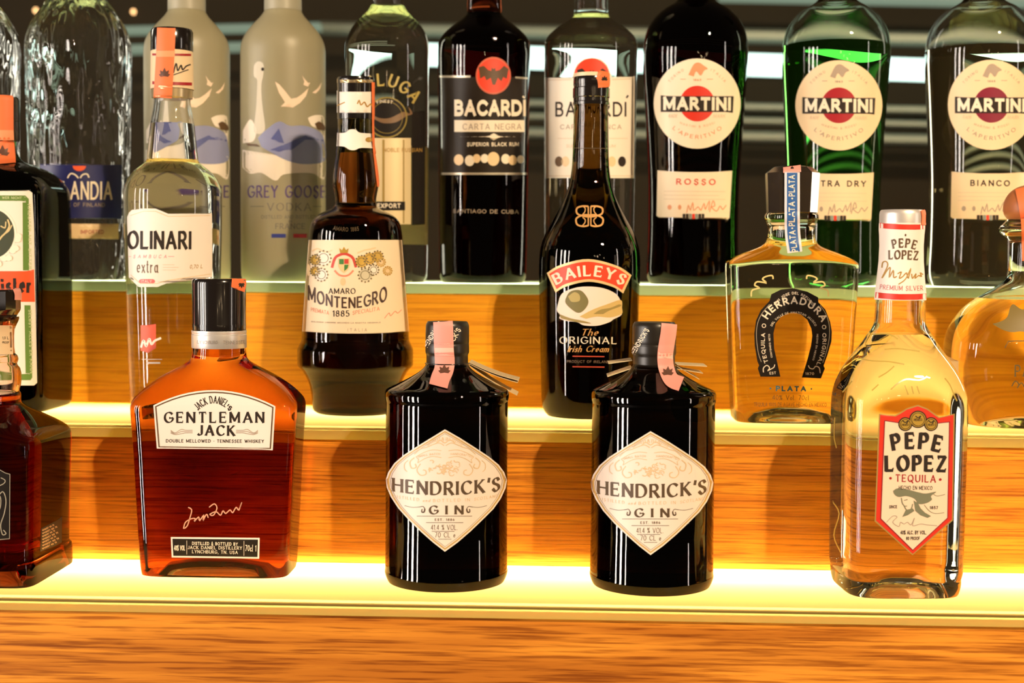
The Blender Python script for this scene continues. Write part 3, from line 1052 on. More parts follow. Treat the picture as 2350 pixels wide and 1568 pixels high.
# dark rum
b = Bottle('rum_bottle', 'dark rum bottle with red bat emblem and black label', 1110, 300, Z3, Y=1.192)
b.body([(None, 92), (640, 99), (618, 101), (400, 103), (180, 105), (120, 106), (95, 104), (75, 88), (55, 62), (38, 42), (30, 38), (-150, 36)], RUM)
b.axis('cap', [(-130, 40), (-230, 39), (-232, 35)], BLACKCAP)
lab = b.stick('label', fill([(1008, 178), (1211, 178), (1209, 401), (1010, 401)]), mat('smoky_label', (.022, .015, .010), .4, spec=.2), 1, label='black wrap label edged with silver lines')
b.stick('label_border', stroke([(1008, 177), (1080, 177)], 5) + stroke([(1182, 179), (1211, 181)], 4) + stroke([(1014, 400), (1209, 400)], 5), mat('silver_print', (.62, .55, .42), .3, metal=.4), 2, lab)
em = b.stick('emblem', fill(ell(1132, 175, 40, 43, 36)), mat('rim_red', (.62, .12, .06), .45), 2, lab, lift=.0002)
b.stick('emblem', fill(ell(1132, 175, 36, 39, 36)), mat('bat_red', (.90, .05, .015), .45), 3, lab, lift=.0002)


def bat(b, cx, cy_, par, m):
    P = [(-33, -18), (-22, -22), (-12, -12), (-5, -10), (-4, -18), (0, -14), (4, -18), (5, -10), (14, -12), (24, -22), (34, -14), (30, 8), (22, 4), (18, 14), (10, 6), (4, 22), (-2, 22), (-6, 6), (-16, 12), (-20, 2), (-30, 8)]
    b.stick('bat_print', fill([(cx + x, cy_ + y) for x, y in P]), m, 4, par, lift=.0002)


bat(b, 1132, 174, lab, mat('bat_brown', (.10, .05, .02), .4))
b.stick('lettering', text('BACARDI', [(1043, 268), (1206, 268)], 38, .25, sp=.10) + stroke([(1203, 226), (1199, 222)], 4), CREAM, 2, lab)
bar = b.stick('name_bar', fill([(1043, 277), (1203, 277), (1203, 304), (1043, 304)]), CREAM, 2, lab)
b.stick('lettering', text('CARTA NEGRA', [(1062, 299), (1196, 299)], 14, .15, .10, sp=.26), GREYINK, 3, bar)
b.stick('ornament', fill([(1056, 315), (1125, 311), (1133, 307), (1141, 311), (1196, 315), (1141, 319), (1133, 323), (1125, 319)]) + text('SUPERIOR BLACK RUM', [(1072, 337), (1190, 337)], 9, .2), CREAM, 2, lab)
for i, (x, y, r) in enumerate(((1053, 368, 11), (1078, 370, 11), (1094, 365, 9), (1112, 365, 9), (1132, 366, 14), (1160, 366, 10), (1176, 369, 10), (1194, 367, 8))):
    b.stick('medal_print', fill(ell(x, y, r, r * 1.15, 18)), CREAM if i % 2 else PALEGOLD, 2, lab)
b.stick('lettering', text('SANTIAGO DE CUBA', [(1040, 490), (1190, 492)], 9, .14), GREYINK, 1)

# white rum
b = Bottle('rum_bottle', 'clear rum bottle with pale label behind the cream liqueur bottle', 1354, 300, Z3, Y=1.192)
b.body([(None, 92), (640, 99), (618, 102), (400, 104), (180, 106), (115, 107), (92, 105), (72, 86), (55, 60), (42, 42), (34, 38), (-150, 36)], CLEAR, cavity=32, wall=6)
b.axis('cap', [(-130, 40), (-230, 39), (-232, 35)], SILVER)
lab = b.stick('label', fill([(1251, 180), (1313, 178), (1316, 165), (1324, 148), (1340, 136), (1360, 133), (1380, 137), (1394, 150), (1401, 168), (1404, 178), (1456, 176), (1454, 410), (1252, 410)]), PAPER, 1, label='cream wrap label with arched top')
b.stick('emblem', fill(ell(1358, 175, 40, 40, 36)), mat('bat_red', (.90, .05, .015), .45), 2, lab)
bat(b, 1358, 180, lab, INK)
b.stick('lettering', text('BACARDI', [(1275, 269), (1437, 269)], 34, .17, .13, sp=.22) + stroke([(1437, 226), (1441, 220)], 4), INK, 2, lab)
b.stick('lettering', text('CARTA BLANCA', [(1286, 298), (1426, 298)], 11, .13, sp=.3), GREYINK, 2, lab)
b.stick('label_border', stroke([(1256, 185), (1312, 184)], 1.5) + stroke([(1404, 184), (1452, 182)], 1.5) + stroke([(1256, 405), (1452, 405)], 1.5) + stroke([(1280, 319), (1440, 319)], 1) +
        text('SUPERIOR WHITE RUM', [(1300, 340), (1412, 340)], 7, .12), FAINT, 2, lab)
for x, c in ((1283, BROWNINK), (1298, PALEGOLD), (1404, PALEGOLD), (1427, INK)):
    b.stick('medal_print', fill(ell(x, 372, 9, 12, 16)), c, 2, lab)


# martini family
def martini(xc, lx, ly, m, word, wcol, redm, label, cav=None, w2=(1507, 1680), a=1.0):
    b = Bottle('vermouth_bottle', label, xc, 250, Z3, Y=1.193, group='vermouth bottles with round labels')
    b.body([(None, 96 * a), (642, 104 * a), (622, 107 * a), (560, 104 * a), (460, 104 * a), (390, 106 * a), (250, 114 * a), (160, 120 * a), (105, 120 * a), (72, 113 * a), (45, 98 * a), (22, 74 * a), (8, 48 * a), (-4, 39 * a), (-20, 37 * a), (-150, 36 * a)], m,
           cavity=cav, wall=6, top=-140)
    b.axis('cap', [(-130, 41), (-240, 40), (-242, 36)], BLACKCAP)
    cx, cy_ = lx, ly
    r = 99.5
    lab = b.stick('label', fill(ell(cx, cy_, r, r + 4, 56)), WARMPAPER if word != 'ROSSO' else mat('cream_round', (.94, .78, .58), .5), 1, label='round cream label')
    b.stick('red_disc', fill(ell(cx, cy_, 40, 41, 40)), redm, 2, lab)
    bar = b.stick('name_bar', fill([(cx - 83, cy_ - 19), (cx + 83, cy_ - 17), (cx + 81, cy_ + 21), (cx - 83, cy_ + 19)]), INK, 3, lab)
    b.stick('lettering', text('MARTINI', [(cx - 77, cy_ + 15), (cx + 76, cy_ + 16.5)], 31, .27, .24, sp=.14), CREAM, 4, lab)
    fx = GREYINK if word != 'ROSSO' else mat('faded_red_print', (.80, .33, .16), .5)
    b.stick('fine_print', text("L'APERITIVO", [(cx - 57 + 114 * i / 12, cy_ + 58 + 23 * (1 - (2 * i / 12 - 1) ** 2)) for i in range(13)], 9, .16, .12, sp=.5) +
            text('TORINO', sag(cx - 62, cy_ - 48, cx - 30, cy_ - 75, -3), 6, .12, sp=.6) + text('ITALIA', sag(cx + 30, cy_ - 75, cx + 62, cy_ - 48, -3), 6, .12, sp=.6) +
            text('MARTINI & ROSSI', sag(cx - 40, cy_ + 46, cx + 40, cy_ + 46, 9), 5, .10, sp=.5) +
            text('1863', [(cx - 9, cy_ - 52), (cx + 9, cy_ - 52)], 5, .2) + stroke([(cx - 38, cy_ - 56), (cx - 26, cy_ - 56)], 1.3) + stroke([(cx + 22, cy_ - 56), (cx + 36, cy_ - 56)], 1.3), fx, 2, lab)
    b.stick('crest_print', fill(smooth_pts([(cx - 20, cy_ - 66), (cx - 8, cy_ - 90), (cx + 4, cy_ - 94), (cx + 14, cy_ - 88), (cx + 24, cy_ - 80), (cx + 16, cy_ - 76), (cx + 8, cy_ - 64), (cx - 2, cy_ - 74), (cx - 8, cy_ - 62)], 3)), fx, 2, lab)
    b.stick('fine_print', text('RADE', [(cx - 66, cy_ + 32), (cx - 46, cy_ + 32)], 8, .14, slant=.2) + text('MARK', [(cx + 36, cy_ + 33), (cx + 64, cy_ + 33)], 9, .14, slant=.2), FAINT, 2, lab)
    # lower label
    ox = cx - 1600; oy = cy_ - 239
    T = lambda p: [(x + ox, y + oy) for x, y in p]
    l2 = b.stick('label', fill(T([(1509, 392)] + sag(1509, 392, 1680, 393, 4) + [(1674, 501), (1670, 505), (1512, 500), (1507, 496)])), WARMPAPER if word != 'ROSSO' else mat('cream_round', (.94, .78, .58), .5), 1, label='lower cream label')
    b.stick('lettering', text(word, T([(1552 if word != 'EXTRA DRY' else 1528, 425), (1642 if word != 'EXTRA DRY' else 1662, 426)]), 14, .2, .16, sp=.42), wcol, 2, l2)
    b.stick('fine_print', [q for k in range(3) for q in stroke(T([(1524, 440 + 9 * k), (1664 - 14 * (k % 2), 441 + 9 * k)]), .9)], FAINT, 2, l2)
    sig = []
    for st in ([(1576, 490), (1580, 472), (1584, 484), (1590, 466), (1592, 484), (1602, 476), (1608, 484), (1616, 468), (1618, 482), (1628, 462), (1626, 484)],
               [(1628, 488), (1636, 462), (1640, 474), (1632, 476), (1644, 486), (1652, 474), (1658, 482), (1666, 472)]):
        sig += stroke(T(smooth_pts(st, 3)), 2.2)
    b.stick('signature', sig, fx, 2, l2)
    b.stick('crest_print', fill(T(ell(1537, 477, 5, 6, 10))) + fill(T(ell(1560, 477, 4, 6, 10))), fx, 2, l2)
    for k, c in enumerate((INK, INK, mat('stripe_grey', (.25, .28, .25), .5), RED, mat('stripe_grey', (.25, .28, .25), .5), INK, INK)):
        b.stick('stripe', fill(T([(1567 + 7.2 * k, 492), (1573 + 7.2 * k, 492), (1573 + 7.2 * k, 504), (1567 + 7.2 * k, 504)])), c, 3, l2)
    return b


martini(1594, 1600, 239, ROSSO, 'ROSSO', mat('rosso_red', (.70, .08, .04), .5), RED, 'dark red vermouth bottle with round label, left of the green one')
martini(1916, 1925, 243, GREENG, 'EXTRA DRY', INK, DARKRED, 'green glass vermouth bottle with round label behind the clear square stopper bottle', cav=108, a=1.02)
martini(2250, 2275, 242, BIANCO, 'BIANCO', INK, mat('wine_ink', (.22, .008, .03), .5), 'pale yellow vermouth bottle with round label at the top right', cav=118, a=1.06)

# ---------------- row 2, on the upper glowing shelf
# herbal liqueur, dark green square
b = Bottle('liqueur_bottle', 'dark square herbal liqueur bottle with green and cream label at left edge', 15, 650, Z2, Y=1.088)
b.body([(None, 104, 104, 6), (935, 117, 117, 6), (915, 120, 120, 7), (600, 121, 121, 7), (450, 121, 121, 6), (430, 119, 119, 5), (405, 106, 106, 4), (388, 82, 82, 3), (378, 52, 52, 2.2), (370, 36, 36, 2), (350, 25, 25, 2), (330, 23, 23, 2), (240, 22, 22, 2)], GREENDARK, n=6)
b.axis('neck_glass', [(372, 38), (366, 34), (350, 26.5), (328, 24.5), (318, 24)], GREENG, reg=True)
b.axis('cap', [(326, 30), (322, 32), (280, 33), (279, 32), (277, 33), (230, 33), (224, 30)], BLACKCAP)
b.strip([(4, 219), (4, 260), (5, 320), (10, 378)], 52, STAMP, leaf=(6, 350, 15), leaf_m=mat('stamp_leaf', (.12, .05, .03), .5), label='orange tax stamp down the neck', bands=[fill([(-20, 300), (30, 300), (31, 322), (-19, 322)])], band_m=STAMPLIGHT)
lab = b.stick('label', fill([(-90, 440), (66, 438), (74, 444), (78, 520), (85, 880), (78, 886), (-90, 886)]), PAPER, 1, label='cream label with green frame')
b.stick('green_frame', fill([(-90, 449), (58, 450), (66, 458), (67, 622), (53, 622), (52, 466), (-90, 462)]) + fill([(56, 702), (70, 702), (74, 868), (70, 874), (-90, 874), (-90, 860), (59, 858)]), GREEN, 2, lab)
b.stick('lettering', text('KREUTER MIT BITTER', [(63.5, 470), (66, 620)], 7, .18) + text('SELBST ALLES ER KANN', [(65.5, 712), (69, 858)], 7, .18) + text('WER NICHT', [(5, 458), (50, 459)], 6, .18), mat('pale_green_ink', (.62, .66, .34), .5), 3, lab)
b.stick('medallion', fill(ell(-20, 538, 58, 62, 40)), mat('cream_ring', (.92, .90, .72), .5), 2, lab)
b.stick('medallion', fill(ell(-20, 538, 53, 57, 40)), mat('medallion_green', (.05, .06, .03), .45), 3, lab)
b.stick('stag_print', stroke(smooth_pts([(-6, 560), (4, 545), (14, 535), (22, 520), (18, 505)]), 4) + stroke(smooth_pts([(10, 538), (20, 532), (28, 518)]), 3) + stroke(smooth_pts([(2, 520), (12, 524), (14, 510)]), 3), mat('antler_gold', (.70, .55, .26), .4), 4, lab)
bn = b.stick('red_banner', fill([(-90, 624), (78, 620), (80, 694), (-90, 700)]), ORANGE, 3, lab)
wreath = []
for k in range(14):
    a = math.radians(200 + 160 * k / 13)
    wreath += fill(ell(-20 + 62 * math.cos(a), 540 - 66 * math.sin(a) + (4 if k % 2 else -3), 8, 7, 9))
b.stick('laurel_print', wreath, mat('cream_ring', (.92, .90, .72), .5), 5, lab)
b.stick('lettering', text('meister', sag(-34, 680, 73, 672, -3), 36, .34, .09, sp=.10) , INK, 4, bn)

# sambuca style clear bottle
b = Bottle('liqueur_bottle', 'clear liqueur bottle with white label and orange stamped black cap', 397, 500, Z2, Y=1.085)
b.body([(None, 88), (930, 96), (905, 99), (700, 104), (560, 108), (450, 110), (428, 107), (400, 92), (380, 66), (370, 57), (366, 57), (330, 53), (285, 49), (250, 42), (226, 40), (130, 38), (80, 36)], CLEAR, cavity=286, wall=6, top=100)
b.axis('cap', [(120, 46), (118, 47), (74, 47), (68, 44)], BLACKCAP)
cp = b.axis('neck_label', [(206, 48), (204, 48), (118, 46.5)], WARMPAPER)
b.axis('neck_ring', [(228, 41), (226, 45), (207, 46)], mat('gold_metal', (.65, .50, .28), .3, metal=.8))
b.stick('band_print', stroke([(350, 125), (438, 126)], 5) + stroke([(350, 190), (440, 193)], 7), DARKRED, 2, cp)
b.stick('signature', stroke(smooth_pts([(398, 168), (404, 146), (408, 162), (415, 150), (419, 160), (427, 152), (437, 148)]), 3) + stroke([(398, 172), (432, 160)], 2), INK, 2, cp)
b.strip([(382, 66), (381, 100), (378, 160), (374, 226)], 41, STAMP, leaf=(378, 170, 12), leaf_m=mat('stamp_leaf', (.12, .05, .03), .5), label='orange tax stamp over the cap', bands=[fill([(360, 118), (401, 118), (401, 132), (360, 132)])], band_m=STAMPLIGHT)
lab = b.stick('label', fill([(292, 500), (296, 490), (303, 483), (325, 480), (357, 480), (372, 486), (386, 492), (486, 490), (487, 560), (487, 637), (446, 645), (382, 652), (362, 660), (319, 660), (308, 650), (296, 638)]), PAPER2, 1, label='white label with scrolled top edge')
b.stick('label_border', stroke([(300, 496), (330, 486), (357, 486), (386, 498), (482, 496)], 1.2) + stroke([(300, 632), (322, 652), (360, 652), (384, 645), (484, 630)], 1.2), PALEGOLD, 2, lab)
b.stick('lettering', text('OLINARI', [(292, 573), (439, 574)], 42, .26, .12, serif=.06, sp=.12), INK, 2, lab)
b.stick('lettering', text('SAMBUCA', [(306, 594), (382, 594)], 8, .13, slant=.2, sp=.9) + stroke([(296, 590), (302, 590)], 1) + stroke([(386, 590), (400, 590)], 1), mat('pink_ink', (.75, .30, .36), .5), 2, lab)
b.stick('lettering', text('extra', [(314, 627), (363, 627)], 31, .12, .05, sp=.18), BROWNINK, 2, lab)
b.stick('fine_print', stroke([(374, 609), (400, 609)], .9) + stroke([(374, 615), (410, 615)], .9) + stroke([(374, 621), (404, 621)], .9), FAINT, 2, lab)
b.stick('lettering', text('0,70 L', [(435, 618), (464, 617)], 9, .17, slant=.2), mat('ochre_ink', (.45, .25, .05), .5), 2, lab)
pillr = b.stick('country_plate', fill(ell(326, 647, 7, 5, 10, 90, 270) + ell(349, 647, 7, 5, 10, -90, 90)), mat('rose_plate', (.78, .14, .14), .5), 2, lab)
b.stick('lettering', text('ITALY', [(325, 650), (349, 650)], 6, .15), PAPER2, 3, lab)
sp = b.stick('side_print', fill([(323, 748), (358, 745), (358, 800), (340, 812), (323, 806)]), mat('red_seal', (.80, .10, .04), .5), 1, label='red printed seal on the glass')
b.stick('signature', stroke(smooth_pts([(324, 798), (330, 782), (336, 794), (343, 778), (348, 790), (356, 782), (370, 776)]), 5) + stroke([(326, 825), (372, 825)], 1.5) + stroke([(336, 833), (368, 833)], 4), PAPER2, 2, b.o, lift=1e-5)

# amaro in the belted conical bottle
b = Bottle('liqueur_bottle', 'dark bitter liqueur bottle with cream medal label and waisted foot', 816, 650, Z2, yfront=958, b=98)
b.body([(None, 88), (942, 96), (935, 98), (905, 100), (875, 107), (852, 120), (844, 128), (840, 131), (834, 132), (805, 132), (800, 131), (786, 124), (778, 122), (765, 122), (552, 107.5), (530, 105), (512, 101), (500, 92), (490, 76), (483, 60), (477, 50), (468, 46), (455, 47), (430, 52), (415, 52), (380, 48), (352, 43), (330, 40), (270, 38), (200, 37)], BROWNGLASS, seg=112)
b.axis('neck_glass', [(353, 45), (350, 44.5), (335, 42), (300, 40.5), (272, 40)], GREENG)
b.axis('cap', [(275, 41), (262, 41.5), (200, 41.5), (188, 42), (183, 42), (179, 41)], BLACKCAP)
b.stick('cap_rim', fill([(774, 182), (856, 184), (856, 193), (774, 191)]), mat('gold_metal', (.65, .50, .28), .3, metal=.8), 2)
lb = b.stick('label', fill([(772, 209), (857, 212), (857, 263), (772, 260)]), PAPER2, 2, label='cream band on the cap')
b.stick('signature', stroke(smooth_pts([(820, 240), (824, 232), (828, 242), (836, 236), (842, 246), (850, 240), (854, 248)]), 3) + stroke([(774, 244), (792, 236)], 2.5), mat('ochre_ink', (.45, .25, .05), .5), 3, lb)
b.stick('label', fill(smooth_pts([(772, 306), (792, 306), (802, 299), (816, 299), (826, 306), (857, 308)], 4) + smooth_pts([(859, 342), (828, 341), (814, 346), (802, 345), (790, 338), (771, 337)], 4)), PAPER2, 2, label='cream neck label with round centre')
b.stick('medal_print', fill(ell(846, 322, 8, 6, 12)), mat('ochre_ink', (.45, .25, .05), .5), 3)
b.strip([(855, 190), (856, 260), (857, 330), (862, 380), (868, 430)], 7, STAMP, label='edge of an orange tax stamp')
b.stick('embossed_line', text('AMARO 1885', sag(764, 529, 824, 531, 3), 10, .18), mat('dark_relief', (.09, .06, .03), .2), 1)
lab = b.stick('label', fill([(709, 552), (922, 552), (930, 660), (938, 762)] + sag(938, 762, 694, 762, 5)[1:] + [(701, 655)]), mat('amaro_paper', (.93, .76, .53), .5), 1, label='large cream wrap label')
lg = mat('medal_gold', (.62, .38, .06), .35, metal=.3)
dk = mat('olive_ink', (.16, .11, .03), .5)
for x, y, r, m_ in ((743, 594, 16, PAPER), (724, 598, 11, lg), (738, 632, 14, PAPER), (724, 624, 10, lg), (830, 602, 13, lg), (848, 595, 13, lg), (866, 590, 12, lg), (874, 603, 9, PALEGOLD), (838, 633, 15, mat('medal_silver', (.62, .55, .38), .35, metal=.3)), (857, 621, 11, PAPER), (889, 623, 9, PALEGOLD)):
    d = b.stick('medal_print', fill(ell(x, y, r, r, 20)), m_, 2, lab)
    b.stick('medal_edge', [q for k in range(12) for q in fill(ell(x + r * 1.05 * math.cos(k * .5236), y + r * 1.05 * math.sin(k * .5236), 2.2, 2.2, 5))] + ring(x, y, r * .72, r * .72, 1.2, 16), dk if m_ is not PALEGOLD else lg, 3, lab)
b.stick('mantle_print', stroke(smooth_pts([(762, 616), (768, 596), (776, 588), (790, 584), (803, 588), (811, 596), (817, 615)], 4), 6), mat('crest_red', (.62, .06, .04), .5), 2, lab)
b.stick('shield_print', fill([(777, 594), (802, 594), (802, 612), (797, 622), (789.5, 628), (782, 622), (777, 612)]), mat('shield_gold', (.88, .62, .30), .5), 3, lab)
b.stick('shield_print', fill([(779, 596), (789, 596), (789, 608), (779, 608)]), mat('crest_green', (.06, .22, .05), .5), 4, lab)
b.stick('shield_print', fill([(790.5, 609), (800, 609), (798, 617), (790.5, 624)]), mat('crest_green', (.06, .22, .05), .5), 4, lab)
b.stick('shield_print', fill([(790.5, 596), (800, 596), (800, 607), (790.5, 607)]), mat('crest_red', (.62, .06, .04), .5), 4, lab)
b.stick('crown_print', fill([(781, 582), (779, 571), (785, 576), (789.5, 568), (794, 576), (800, 571), (798, 582)]), lg, 3, lab)
b.stick('ribbon_print', stroke(smooth_pts([(768, 622), (778, 632), (790, 635), (801, 632), (811, 622)], 4), 4), mat('coral_ink', (.80, .28, .16), .5), 2, lab)
b.stick('scroll_print', stroke(smooth_pts([(716, 578), (730, 572), (745, 580), (762, 576)]), 3) + stroke(smooth_pts([(820, 582), (835, 576), (850, 573), (862, 570)]), 3) + fill(ell(787, 648, 6, 9, 14)) + fill(ell(709, 621, 4, 14, 12)), PALEGOLD, 2, lab)
b.stick('lettering', text('AMARO', [(754, 676), (816, 676)], 13, .19, .09, sp=.18), INK, 2, lab)
b.stick('lettering', text('MONTENEGRO', sag(707, 690, 888, 692, 18), 27, .24, .12, sp=.13, rot=False, taper=lambda t: .92 + .45 * (2 * t - 1) ** 2), mat('brown_black_ink', (.06, .025, .015), .5), 2, lab)
b.stick('lettering', text('1885', [(763, 728), (802, 728)], 14, .2, .08, sp=.2), INK, 2, lab)
b.stick('lettering', text('PREMIATA', [(714, 716), (755, 724)], 9, .16, .1, rot=False) + text('SPECIALITA', [(809, 724), (871, 714)], 9, .16, .1, rot=False) + stroke(smooth_pts([(882, 732), (892, 720), (896, 726), (906, 716), (912, 720), (921, 712)]), 1.6), mat('coral_ink', (.80, .28, .16), .5), 2, lab)
b.stick('fine_print', text('BOLOGNA LIQUORE SECONDO LA RICETTA ORIGINALE', sag(715, 741, 873, 743, 2), 3, .2) + text('ITALIA', [(798, 762), (842, 762)], 7, .12, sp=.8), GREYINK, 2, lab)

# irish cream
b = Bottle('liqueur_bottle', 'dark cream-liqueur bottle with red arched banner and landscape oval', 1353, 600, Z2, yfront=965, b=100)
b.body([(None, 94), (944, 103), (930, 107), (905, 109), (640, 116.5), (590, 116), (562, 112), (530, 99), (495, 79), (460, 61), (430, 50), (400, 44), (370, 41.5), (330, 40.5), (240, 39), (190, 36)], DARKGLASS)
b.axis('cap', [(242, 41.5), (236, 42), (234, 40.5), (226, 40.5), (224, 42), (204, 42), (202, 40), (198, 40), (196, 41), (182, 41), (178, 40)], BLACKCAP)
b.axis('cap_disc', [(178, 40.3), (171, 40.3), (169, 38)], mat('cream_plastic', (.85, .68, .44), .4))
b.strip([(1372, 168), (1382, 172), (1386, 188), (1387, 202)], 30, STAMP, leaf=(1386, 182, 7), label='orange tax stamp on the cap edge')
b.stick('collar_line', stroke([(1313, 341), (1396, 342)], 2), mat('dark_relief', (.09, .06, .03), .2), 1)
m_ = mat('copper_ink', (.80, .42, .14), .35, metal=.3)
mon = []
for sx in (-1, 1):
    mon += stroke(smooth_pts([(1353 + sx * 3, 475), (1353 + sx * 18, 475), (1353 + sx * 29, 480), (1353 + sx * 28, 492), (1353 + sx * 12, 498), (1353 - sx * 4, 499)]), 4)
    mon += stroke(smooth_pts([(1353 - sx * 4, 496), (1353 + sx * 14, 495), (1353 + sx * 30, 503), (1353 + sx * 28, 517), (1353 + sx * 14, 521), (1353 + sx * 3, 519)]), 4)
    mon += stroke([(1353 + sx * 3, 475), (1353 + sx * 3, 520)], 3) + stroke(smooth_pts([(1353 + sx * 15, 475), (1353 + sx * 10, 480), (1353 + sx * 11, 488), (1353 + sx * 16, 494)]), 2.5) + stroke(smooth_pts([(1353 + sx * 16, 500), (1353 + sx * 10, 506), (1353 + sx * 11, 513), (1353 + sx * 16, 519)]), 2.5)
b.stick('monogram', mon, m_, 1)


def banner(a, bb, c, d, e, f):
    """arched banner outline through left/mid/right of its top and bottom"""
    top = smooth_pts([a, ((a[0] * 2 + bb[0]) / 3, a[1] * .42 + bb[1] * .58), bb, ((c[0] * 2 + bb[0]) / 3, c[1] * .42 + bb[1] * .58), c], 5)
    bot = smooth_pts([d, ((d[0] * 2 + e[0]) / 3, d[1] * .42 + e[1] * .58), e, ((f[0] * 2 + e[0]) / 3, f[1] * .42 + e[1] * .58), f], 5)
    return top + bot


lab = b.stick('label', fill(banner((1255, 628), (1350, 596), (1449, 633), (1430, 675), (1352, 648), (1275, 673)), 6, 6), mat('banner_gold', (.86, .62, .30), .4, metal=.2), 1, label='red arched banner with gold edge')
b.stick('banner_field', fill(banner((1261, 630), (1350, 602), (1443, 635), (1427, 667), (1352, 642), (1278, 665)), 6, 6), mat('banner_red', (.80, .055, .012), .45), 2, lab)
b.stick('lettering', text('BAILEYS', smooth_pts([(1277, 657), (1290, 649), (1315, 640), (1354, 635), (1392, 641), (1415, 650), (1429, 657)], 4), 25, .27, .11, serif=.12, sp=.18, taper=lambda t: 1.0), CREAM, 3, lab)
ov = b.stick('picture', fill(smooth_pts([(1281, 698), (1290, 675), (1320, 662), (1352, 659), (1385, 663), (1412, 675), (1424, 692), (1427, 708), (1426, 724), (1408, 734), (1398, 741), (1370, 749), (1340, 748), (1325, 741), (1300, 738), (1284, 732), (1286, 724), (1278, 714), (1281, 698)], 4)), mat('sky_cream', (.93, .76, .64), .5), 1, label='oval landscape picture')
b.stick('tree_print', fill(smooth_pts([(1298, 688), (1306, 673), (1320, 667), (1336, 670), (1350, 690), (1346, 706), (1334, 718), (1322, 718), (1306, 706), (1298, 696), (1298, 688)], 4)), mat('tree_olive', (.20, .17, .06), .6), 2, ov)
b.stick('tree_print', fill(smooth_pts([(1304, 682), (1318, 672), (1330, 678), (1330, 692), (1312, 694), (1304, 682)], 4)), mat('tree_light', (.48, .38, .14), .6), 3, ov)
b.stick('hill_print', fill(smooth_pts([(1330, 728), (1360, 712), (1392, 700), (1424, 690), (1427, 708), (1426, 722), (1400, 730), (1370, 728), (1345, 733)], 4)), mat('field_ochre', (.66, .46, .16), .6), 2, ov)
b.stick('hill_print', fill(smooth_pts([(1362, 722), (1378, 712), (1400, 708), (1420, 700), (1424, 704), (1398, 714), (1384, 722)], 4)) + fill(smooth_pts([(1284, 722), (1310, 732), (1340, 738), (1356, 744), (1320, 740), (1288, 732)], 3)), mat('field_dark', (.34, .25, .07), .6), 3, ov)
b.stick('lettering', text('The', [(1331, 772), (1372, 771)], 15, .16, .06, slant=.45, sp=.12), m_, 1)
b.stick('lettering', text('ORIGINAL', [(1284, 790), (1415, 791)], 16, .16, .07, serif=.08, sp=.26), CREAM, 1)
b.stick('lettering', text('Irish Cream', [(1302, 809), (1396, 809)], 14, .17, .08, slant=.4, sp=.10), m_, 1)
b.stick('red_line', stroke([(1314, 819), (1387, 820)], 2.6) + stroke([(1314, 843), (1387, 844)], 2.6), mat('dim_red', (.42, .05, .02), .5), 1)
b.stick('fine_print', text('PRODUCT OF IRELAND', [(1301, 834), (1398, 835)], 6, .14), mat('dim_print', (.16, .10, .07), .5), 1)

# tequila decanter with horseshoe label
b = Bottle('tequila_bottle', 'clear square-shouldered tequila bottle with black horseshoe label and faceted stopper', 1813, 700, Z2, yfront=976, b=92)
b.body([(None, 118, 74, 4), (965, 127, 82, 5), (950, 130, 84, 6), (800, 137, 88, 7), (640, 145, 92, 7), (610, 146, 92, 7), (602, 144, 91, 5), (594, 132, 84, 4), (584, 112, 74, 3), (575, 88, 66, 2.4), (566, 66, 58, 2), (556, 56, 54, 2), (535, 52.5, 52.5, 2), (515, 55, 55, 2), (508, 61, 61, 2), (496, 62, 62, 2), (490, 58, 58, 2)], PALE, n=6, cavity=None, punt=.007)
b.axis('stopper', [(492, 56), (488, 58.5), (402, 62.5), (398, 62.5), (384, 44), (383, 40)], mat('dark_stopper', (.10, .075, .055), .12, metal=.7), seg=10, smooth=False)
b.strip([(1817, 384), (1817.5, 388), (1818, 397)], 40, PINK, leaf=(1818, 388, 4), label='pink tax stamp over the stopper')
st = b.strip([(1818, 397), (1818, 450), (1818, 500), (1819, 540), (1824, 582)], 34, mat('pale_strip', (.78, .74, .78), .5), name='neck_strip', lift=5e-4, label='blue and white printed strip down the neck')
b.stick('strip_print', fill([(x - 11.5, y) for x, y in smooth_pts([(1818, 398), (1818, 450), (1818, 500), (1819, 540), (1824, 580)], 6)] + [(x + 11.5, y) for x, y in smooth_pts([(1818, 398), (1818, 450), (1818, 500), (1819, 540), (1824, 580)], 6)][::-1], 6, 4), BLUE, 2, st, lift=5e-4)
b.stick('lettering', text('PLATA', [(1824, 452), (1824, 403)], 14, .18) + text('PLATA', [(1824, 520), (1824, 464)], 14, .18) + text('PLATA', [(1831, 580), (1826, 554), (1825, 530)], 14, .18) + fill(ell(1818, 457, 2, 2, 8)) + fill(ell(1818, 525, 2, 2, 8)), CREAM, 3, st, lift=5e-4)
hs = [(1821, 663), (1792, 666), (1770, 677), (1766, 692), (1746, 713), (1735, 737), (1731, 767), (1732, 795), (1738, 831), (1742, 840), (1739, 847), (1745, 866), (1791, 866), (1783, 831), (1776.5, 801), (1775, 767), (1780, 744), (1792, 729), (1807, 720), (1821, 718), (1838, 723), (1853, 736), (1862, 756), (1864, 772), (1861, 795), (1853, 826), (1840, 868), (1884, 870), (1893, 847), (1890, 841), (1899, 816), (1908, 785), (1909, 763), (1905, 740), (1894, 712), (1878, 695), (1877.5, 684), (1853, 671)]
lab = b.stick('label', fill(hs, 6, 7), BLACKLABEL, 1, label='black horseshoe label')
rim = stroke(smooth_pts([(1766, 700), (1748, 722), (1738, 746), (1736, 775), (1740, 810), (1747, 832)], 5), 1.3) + stroke(smooth_pts([(1882, 702), (1896, 724), (1903, 750), (1903, 776), (1897, 806), (1888, 834)], 5), 1.3)
